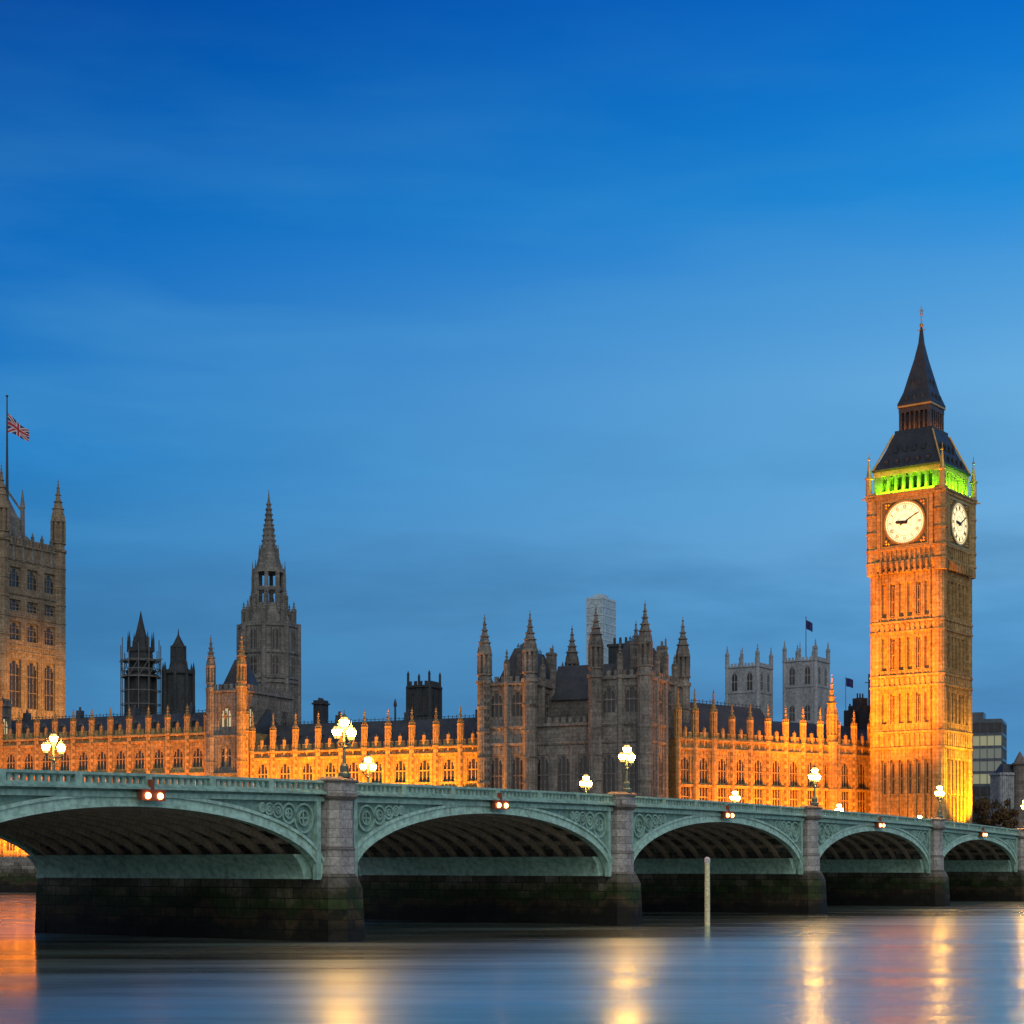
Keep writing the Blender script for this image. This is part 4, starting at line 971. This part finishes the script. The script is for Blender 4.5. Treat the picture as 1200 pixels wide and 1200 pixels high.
mb.prof(0, 0, [(16*k_, zy(667,d)), (11*k_, zy(648,d)), (11.5*k_, zy(645,d)), (8*k_, zy(640,d)), (6.2*k_, zy(622,d)), (7*k_, zy(620,d)), (5*k_, zy(617,d)), (3*k_, zy(598,d)), (.8*k_, zy(581,d)), (.3*k_, zy(574,d))], 8)
for q in range(8):
    a = math.pi/8 + q*math.pi/4
    mb.prof(11*k_*math.cos(a), 11*k_*math.sin(a), [(.32, zy(660,d)), (.3, zy(650,d)), (.04, zy(638,d))], 6)
    for j in range(9):
        f_ = j/9; y_ = 640 - 55*f_; rr = (8.5 - 7.2*f_)*k_; mb.ball((rr*math.cos(a), rr*math.sin(a), zy(y_, d)), .28, 0, 5)
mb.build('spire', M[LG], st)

# ------------------------------------------------------------------ two dark ventilation towers
d = 400; k_ = d/2064
va = thing('ventilation_tower', 'dark ventilation tower wrapped in scaffolding decks, topped by a steep cone', 'tower', ((165-600)*k_, d, 0), PR)
mb = MB(); mb.prof(0, 0, [(17*k_, GZ), (16*k_, zy(790,d)), (18*k_, zy(788,d)), (18*k_, zy(786,d)), (14*k_, zy(784,d)), (13.5*k_, zy(766,d)), (15*k_, zy(764,d)), (15*k_, zy(760,d)), (10.5*k_, zy(758,d)), (5.5*k_, zy(740,d)), (2.2*k_, zy(726,d)), (.3*k_, zy(716,d))], 8)
for q in range(8):
    a = math.pi/8+q*math.pi/4; mb.prof(15*k_*math.cos(a), 15*k_*math.sin(a), [(.3, zy(764,d)), (.25, zy(752,d)), (.03, zy(740,d))], 6)
    mb.ng(16.5*k_*math.cos(a), 16.5*k_*math.sin(a), .5, .5, GZ, zy(790,d), 6)
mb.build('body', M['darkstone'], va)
mb = MB()
for q in range(12):
    a = q*math.pi/6; x, y = 23*k_*math.cos(a), 23*k_*math.sin(a); mb.bar((x,y,GZ+10),(x,y,zy(764,d) + (q%3)*1.5),.16)
    a3 = a+math.pi/6; x2, y2 = 23*k_*math.cos(a3), 23*k_*math.sin(a3)
    for yy in (774, 785, 794, 810, 826): mb.bar((x,y,zy(yy,d)),(x2,y2,zy(yy,d)),.17)
    mb.bar((x,y,zy(794,d)),(x2,y2,zy(774,d)),.12)
for yy in (794, 776): mb.prof(0,0,[(22*k_, zy(yy,d)), (22*k_, zy(yy,d)+.25)], 12)
mb.bar((-30*k_,0,zy(794,d)),(30*k_,0,zy(794,d)),.3); mb.bar((0,-30*k_,zy(774,d)),(0,30*k_,zy(774,d)),.3)
mb.build('scaffolding', M['scaf'], va)
vb = thing('ventilation_tower', 'dark slender ventilation tower with domed lantern, right of the scaffolded one', 'tower', ((209-600)*k_, d, 0), PR)
mb = MB(); mb.prof(0, 0, [(15.5*k_, GZ), (15.5*k_, zy(792,d)), (18.5*k_, zy(790,d)), (18.5*k_, zy(787,d)), (12*k_, zy(784,d)), (8.3*k_, zy(779,d)), (8*k_, zy(760,d)), (9*k_, zy(759,d)), (6.5*k_, zy(755,d)), (3.4*k_, zy(749,d)), (1*k_, zy(744,d)), (.3*k_, zy(737,d))], 8)
for q in range(8):
    a = math.pi/8+q*math.pi/4; mb.prof(18*k_*math.cos(a), 18*k_*math.sin(a), [(.42, zy(850,d)), (.36, zy(792,d)), (.4, zy(786,d)), (.03, zy(776,d))], 6)
    mb.ng(8.5*k_*math.cos(a), 8.5*k_*math.sin(a), .25, .2, zy(784,d), zy(757,d), 6)
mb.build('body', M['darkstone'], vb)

# small pinnacled tower and chimney behind the north wing
def small_tower(label, u0, u1, ytop, ypin, d, matn, n_pin=2, win=True, rz=PR, cat='tower', spike=False):
    k_ = d/2064; cx = (u0+u1)/2; 
    wpx = (u1-u0)*k_/1.30; hw = wpx/2
    t = thing('pinnacled_tower', label, cat, ((cx-600)*k_, d, 0), rz); zt = zy(ytop, d)
    mb = MB(); mb.box(-hw, hw, -hw, hw, GZ-.5, zt)
    L = 2*hw; wh = min(7.5, L*.6)
    rows = [(zt-wh-2.2-14*(L/14), zt-wh-2.2-7*(L/14)), (zt-wh-1.2, zt-1.6)] if L > 9 else [(zt-5.6, zt-1.5)]
    for fc, T in (('E', TE(-hw, -hw)), ('N', TN(-hw, -hw))):
        facade(mb, T, fc, L, GZ, zt, 2, rows, L*.20, t, depth=.35, strings=tuple(r[0]-.6 for r in rows), lights=2, transoms=1, frame=matn)
    mb.build('wall', M[matn], t)
    for sx in (-1, 1):
        for sy in (-1, 1):
            if spike:
                mb = MB(); mb.prof(sx*hw, sy*hw, [(.55, GZ), (.5, zt+.4), (.30, zt+.5), (.27, zy(ypin+5, d)), (.33, zy(ypin+5, d)+.15), (.03, zy(ypin, d))], 8); mb.build('pinnacle', M[matn], t)
            else: pinnacle(t, sx*hw, sy*hw, max(.40, L*.058), GZ, zt+.3, zy(ypin, d), matn)
        if not spike: pinnacle(t, sx*hw, 0, .3, zt-2, zt+.3, zy(ypin+3, d), matn)
    return t
small_tower('small dark square tower with tall corner pinnacles behind the pinnacled river front', 479, 515, 807, 787, 400, 'darkstone', spike=True)
t = thing('chimney_stack', 'squat dark chimney stack on the roofs right of the octagonal spire', 'chimney', ((376-600)*345/2064, 345, 0), PR)
mb = MB(); mb.box(-1.2,1.2,-1.0,1.0,25,zy(821,345)); mb.box(-1.45,1.45,-1.25,1.25,zy(826,345),zy(824,345))
for q in range(3): mb.ng(-.7+q*.7,0,.2,.17,zy(821,345),zy(818,345),8)
mb.build('stack', M['darkstone'], t)

# ------------------------------------------------------------------ abbey towers far behind
small_tower('pale abbey tower with corner pinnacles, the left one of the pair', 853, 903, 784, 757, 600, 'abbey', rz=R(58))
ab = small_tower('pale abbey tower with corner pinnacles and a flagpole, the right one of the pair', 920, 970, 777, 751, 600, 'abbey', rz=R(58))
t = thing('flag', 'small dark flag on a thin pole above the right abbey tower', 'flag', ((944.5-600)*600/2064, 600, zy(777,600)))
mb = MB(); mb.prof(0,0,[(.16,0),(.10,15.5)],8); mb.ball((0,0,15.6),.22); mb.build('pole', M['iron'], t)
mb = MB()
for i in range(10):
    g = lambda i, z: (.1+.22*i, .25*math.sin(i*.8), z-.12*i)
    mb.face([g(i,11.6), g(i+1,11.8), g(i+1,14.6), g(i,14.9)])
mb.build('cloth', M['fblue'], t)
t = thing('flag', 'dark flag flying on a pole just left of the clock tower', 'flag', ((991-600)*420/2064, 420, 26))
mb = MB(); mb.prof(0,0,[(.10,0),(.07,zy(793,420)-26)],8); mb.build('pole', M['scaf'], t)
mb = MB()
for i in range(10):
    g = lambda i, z: (.1+.17*i, .2*math.sin(i*.9), z-.05*i)
    mb.face([g(i,zy(804,420)-26), g(i+1,zy(804,420)-26), g(i+1,zy(794,420)-26), g(i,zy(794,420)-26)])
mb.build('cloth', M['fblue'], t)
mb = MB(); mb.prof((1018.5-600)*420/2064, 420, [(.35,20),(.22,zy(790,420))],8); mb.bar(((1018.5-600)*420/2064-1, 420, zy(800,420)), ((1018.5-600)*420/2064+1, 420, zy(800,420)), .2)
tag(mb.build('mast', M['iron']), 'thin dark mast beside the left edge of the clock tower', 'mast')

# ------------------------------------------------------------------ modern blocks
def office(name, label, x, y, rz, wx, wy, z1, fl, wallm, winm, litfn, z0=GZ):
    t = thing(name, label, 'office building', (x, y, 0), rz)
    mb = MB(); mb.box(0, wx, 0, wy, z0, z1); n = int((z1-z0-1)/fl)
    for k in range(n+1):
        z = z1 - .6 - k*fl
        mb.box(-.25, wx+.1, -.25, wy+.1, z-.5, z+.25)
    nv = max(2, int(wx/1.8)); nv2 = max(2, int(wy/1.8))
    for k in range(nv+1): mb.box(wx*k/nv-.09, wx*k/nv+.09, -.2, 0, z0, z1-.5)
    for k in range(nv2+1): mb.box(-.2, 0, wy*k/nv2-.09, wy*k/nv2+.09, z0, z1-.5)
    mb.box(wx*.3, wx*.8, wy*.3, wy*.8, z1-.36, z1+2.2)
    mb.build('wall', wallm, t)
    for k in range(n):
        zt = z1 - .6 - k*fl - .5; zb = zt - fl + .75
        if zb < z0: break
        m1 = MB(); m1.box(.1, wx-.1, -.06, -.003, zb, zt); m1.build('window', litfn(k, 0) or winm, t)
        m1 = MB(); m1.box(-.06, -.003, .1, wy-.1, zb, zt); m1.build('window', litfn(k, 1) or winm, t)
    return t
M['officelit'] = mat('office_lit', (.2,.2,.15), emit=(.75,.75,.42), es=.26)
M['officelit2'] = mat('office_lit_dim', (.12,.13,.12), emit=(.45,.5,.42), es=.20)
dd = 470; kk = dd/2064
office('office_block', 'dark glass office block with lit floors, right of the clock tower', (1174-600)*kk, dd, R(70), 14, 17, zy(842,dd), 3.4, M['officedark'], M['glass'],
       lambda k, s: {1: M['officelit'], 2: M['officelit2'], 3: M['officelit2'] if s else None, 4: M['officelit']}.get(k))
dd = 900; kk = dd/2064
office('glass_tower', 'pale glass high-rise far behind, showing above the grey pavilion', (706-600)*kk, dd, R(62), 16, 9, zy(699,dd), 4.2, M['concrete'], M['towerglass'], lambda k, s: None)
# stone house at the right edge
dd = 400; kk = dd/2064
t = thing('stone_house', 'pale stone building with a dark conical corner turret at the right edge', 'building', ((1174-600)*kk, dd, 0), R(20))
mb = MB(); z1 = zy(908,dd); mb.box(0, 20, 0, 4, GZ-.5, z1)
facade(mb, TN(0,0), 'N', 20, GZ, z1, 6, [(GZ+1,GZ+5),(GZ+7,GZ+10),(GZ+12,GZ+15)], 1.4, t, depth=.3, strings=(GZ+6,GZ+11), lights=2, frame='abbey', merl=False)
facade(mb, TE(0,0), 'E', 4, GZ, z1, 1, [(GZ+1,GZ+5),(GZ+7,GZ+10),(GZ+12,GZ+15)], 1.4, t, depth=.3, strings=(GZ+6,GZ+11), lights=2, frame='abbey', merl=False)
mb.build('wall', M['abbey'], t)
mb = MB(); hip_roof(mb, .4, 19.6, .2, 3.8, z1+.3, z1+2.6, 8.6, .5); mb.build('roof', M['slate'], t)
mb = MB(); mb.prof(4.6, -.4, [(1.5,GZ),(1.5,zy(897,dd)),(1.8,zy(896,dd)),(1.8,zy(894,dd)),(1.4,zy(893,dd)),(.8,zy(887,dd)),(.08,zy(880,dd))], 12); mb.build('turret', M['granitedk'], t)

# ------------------------------------------------------------------ trees by the clock tower foot
def tree(label, x, y, h, r, seed):
    rnd = random.Random(seed)
    t = thing('street_tree', label, 'tree', (x, y, GZ), rnd.random()*6, 'autumn trees beyond the bridge end')
    mb = MB(); mb.prof(0,0,[(.28,-.3),(.2,h*.3),(.12,h*.6),(.04,h*.9)],8)
    for k in range(9):
        a = rnd.random()*6.28; z = h*(.3+.4*rnd.random()); mb.bar((0,0,z),(r*.7*math.cos(a),r*.7*math.sin(a),z+h*.22),.10)
    mb.build('trunk', M['bark'], t)
    mb = MB(); clumps = []
    for k in range(26):
        a = rnd.random()*6.28; q = rnd.random()**.5*r*.85; clumps.append((q*math.cos(a), q*math.sin(a), h*(.40+.55*rnd.random()*(1-.4*q/r)), r*(.16+.2*rnd.random())))
    for (cx, cy, cz, cr) in clumps:
        for k in range(70):
            v = Vector((rnd.gauss(0,1), rnd.gauss(0,1), rnd.gauss(0,.8))).normalized()*cr*(.55+.5*rnd.random()); p = Vector((cx,cy,cz))+v
            u = Vector((rnd.gauss(0,1), rnd.gauss(0,1), rnd.gauss(0,1))).normalized(); w_ = u.orthogonal().normalized(); s = .16+.14*rnd.random()
            mb.face([p+u*s, p+w_*s*.7, p-u*s, p-w_*s*.7])
    mb.build('crown', M['leaf'], t)
dd = 330
for i, (u, h_, r_, lab) in enumerate(((1147, 14.5, 2.8, 'low rust-brown tree nearest the clock tower foot'), (1163, 13.2, 2.5, 'low rust-brown tree in front of the dark office block, middle of three'), (1180, 12.4, 2.4, 'low rust-brown tree in front of the pale corner house'))):
    tree(lab, (u-600)*dd/2064, dd, h_, r_, 20+i)

# ------------------------------------------------------------------ floodlights
ORG = (1, .245, .0); YEL = (1, .46, .0); AMB = (1, .40, .06)
def flood_strip(name, T, L, n, dist, z, tz, energy, color, size, parent, spread=100):
    for k in range(n):
        s = L*(k+.5)/n
        l = light('AREA', name, T(s, dist, z), T(s, 0, tz), energy, color, parent, shape='RECTANGLE', size=size, size_y=.4)
        l.data.spread = R(spread)
flood_strip('terrace_flood', TE(0, 0), 46, 6, 5.0, GZ+.4, 19, 10500, (1,.29,.0), 6.0, north, 115)
flood_strip('terrace_flood', TE(0, 0), 70, 8, 4.4, GZ+.4, 15, 6000, (1,.25,.008), 7.5, central, 115)
flood_strip('green_flood', TN(3, 0), 38, 5, 6.0, GZ+.4, 18, 5600, ORG, 6.0, nf, 115)
# clock tower: east side broad, north side narrow and yellow
for y, e in ((-4, 210000), (11, 470000)):
    light('SPOT', 'tower_flood', (-30, y, GZ+2.5), (-6, 0, 57), e, ORG, ct, spot_size=R(76), spot_blend=1, shadow_soft_size=.6)
light('SPOT', 'tower_flood', (-12, 0, GZ+1), (-6, 0, 24), 11000, ORG, ct, spot_size=R(90), spot_blend=.8, shadow_soft_size=.5)
light('SPOT', 'tower_flood', (1.5, -17, GZ+5), (.8, -6.4, 19), 120000, YEL, ct, spot_size=R(66), spot_blend=.5, shadow_soft_size=.5)
light('SPOT', 'tower_flood', (0, -30, GZ+5), (0, -6.4, 40), 8000, ORG, ct, spot_size=R(60), spot_blend=.6, shadow_soft_size=.5)
for fc, T in (('E', TE(-6.1, 0)), ('N', TN(0, -6.1)), ('W', TW(6.1, 0)), ('S', TS(0, 6.1))):
    l = light('AREA', 'belfry_flood', T(0, .75, 69.4), T(0, -.6, 71.6), 1500, (.20, 1, .0), ct, shape='RECTANGLE', size=10.5, size_y=.25); l.data.spread = R(150)
    l = light('AREA', 'lantern_flood', T(0, -2.5, 80.9), T(0, -3.6, 84.2), 150, ORG, ct, shape='RECTANGLE', size=5, size_y=.2)
# square tower: warm wash from below
light('SPOT', 'square_tower_flood', (11, -34, GZ+30), (11, 0, 50), 130000, AMB, vt, spot_size=R(52), spot_blend=.8, shadow_soft_size=1)
light('SPOT', 'square_tower_flood', (-30, 11, GZ+30), (0, 11, 50), 60000, AMB, vt, spot_size=R(52), spot_blend=.8, shadow_soft_size=1)
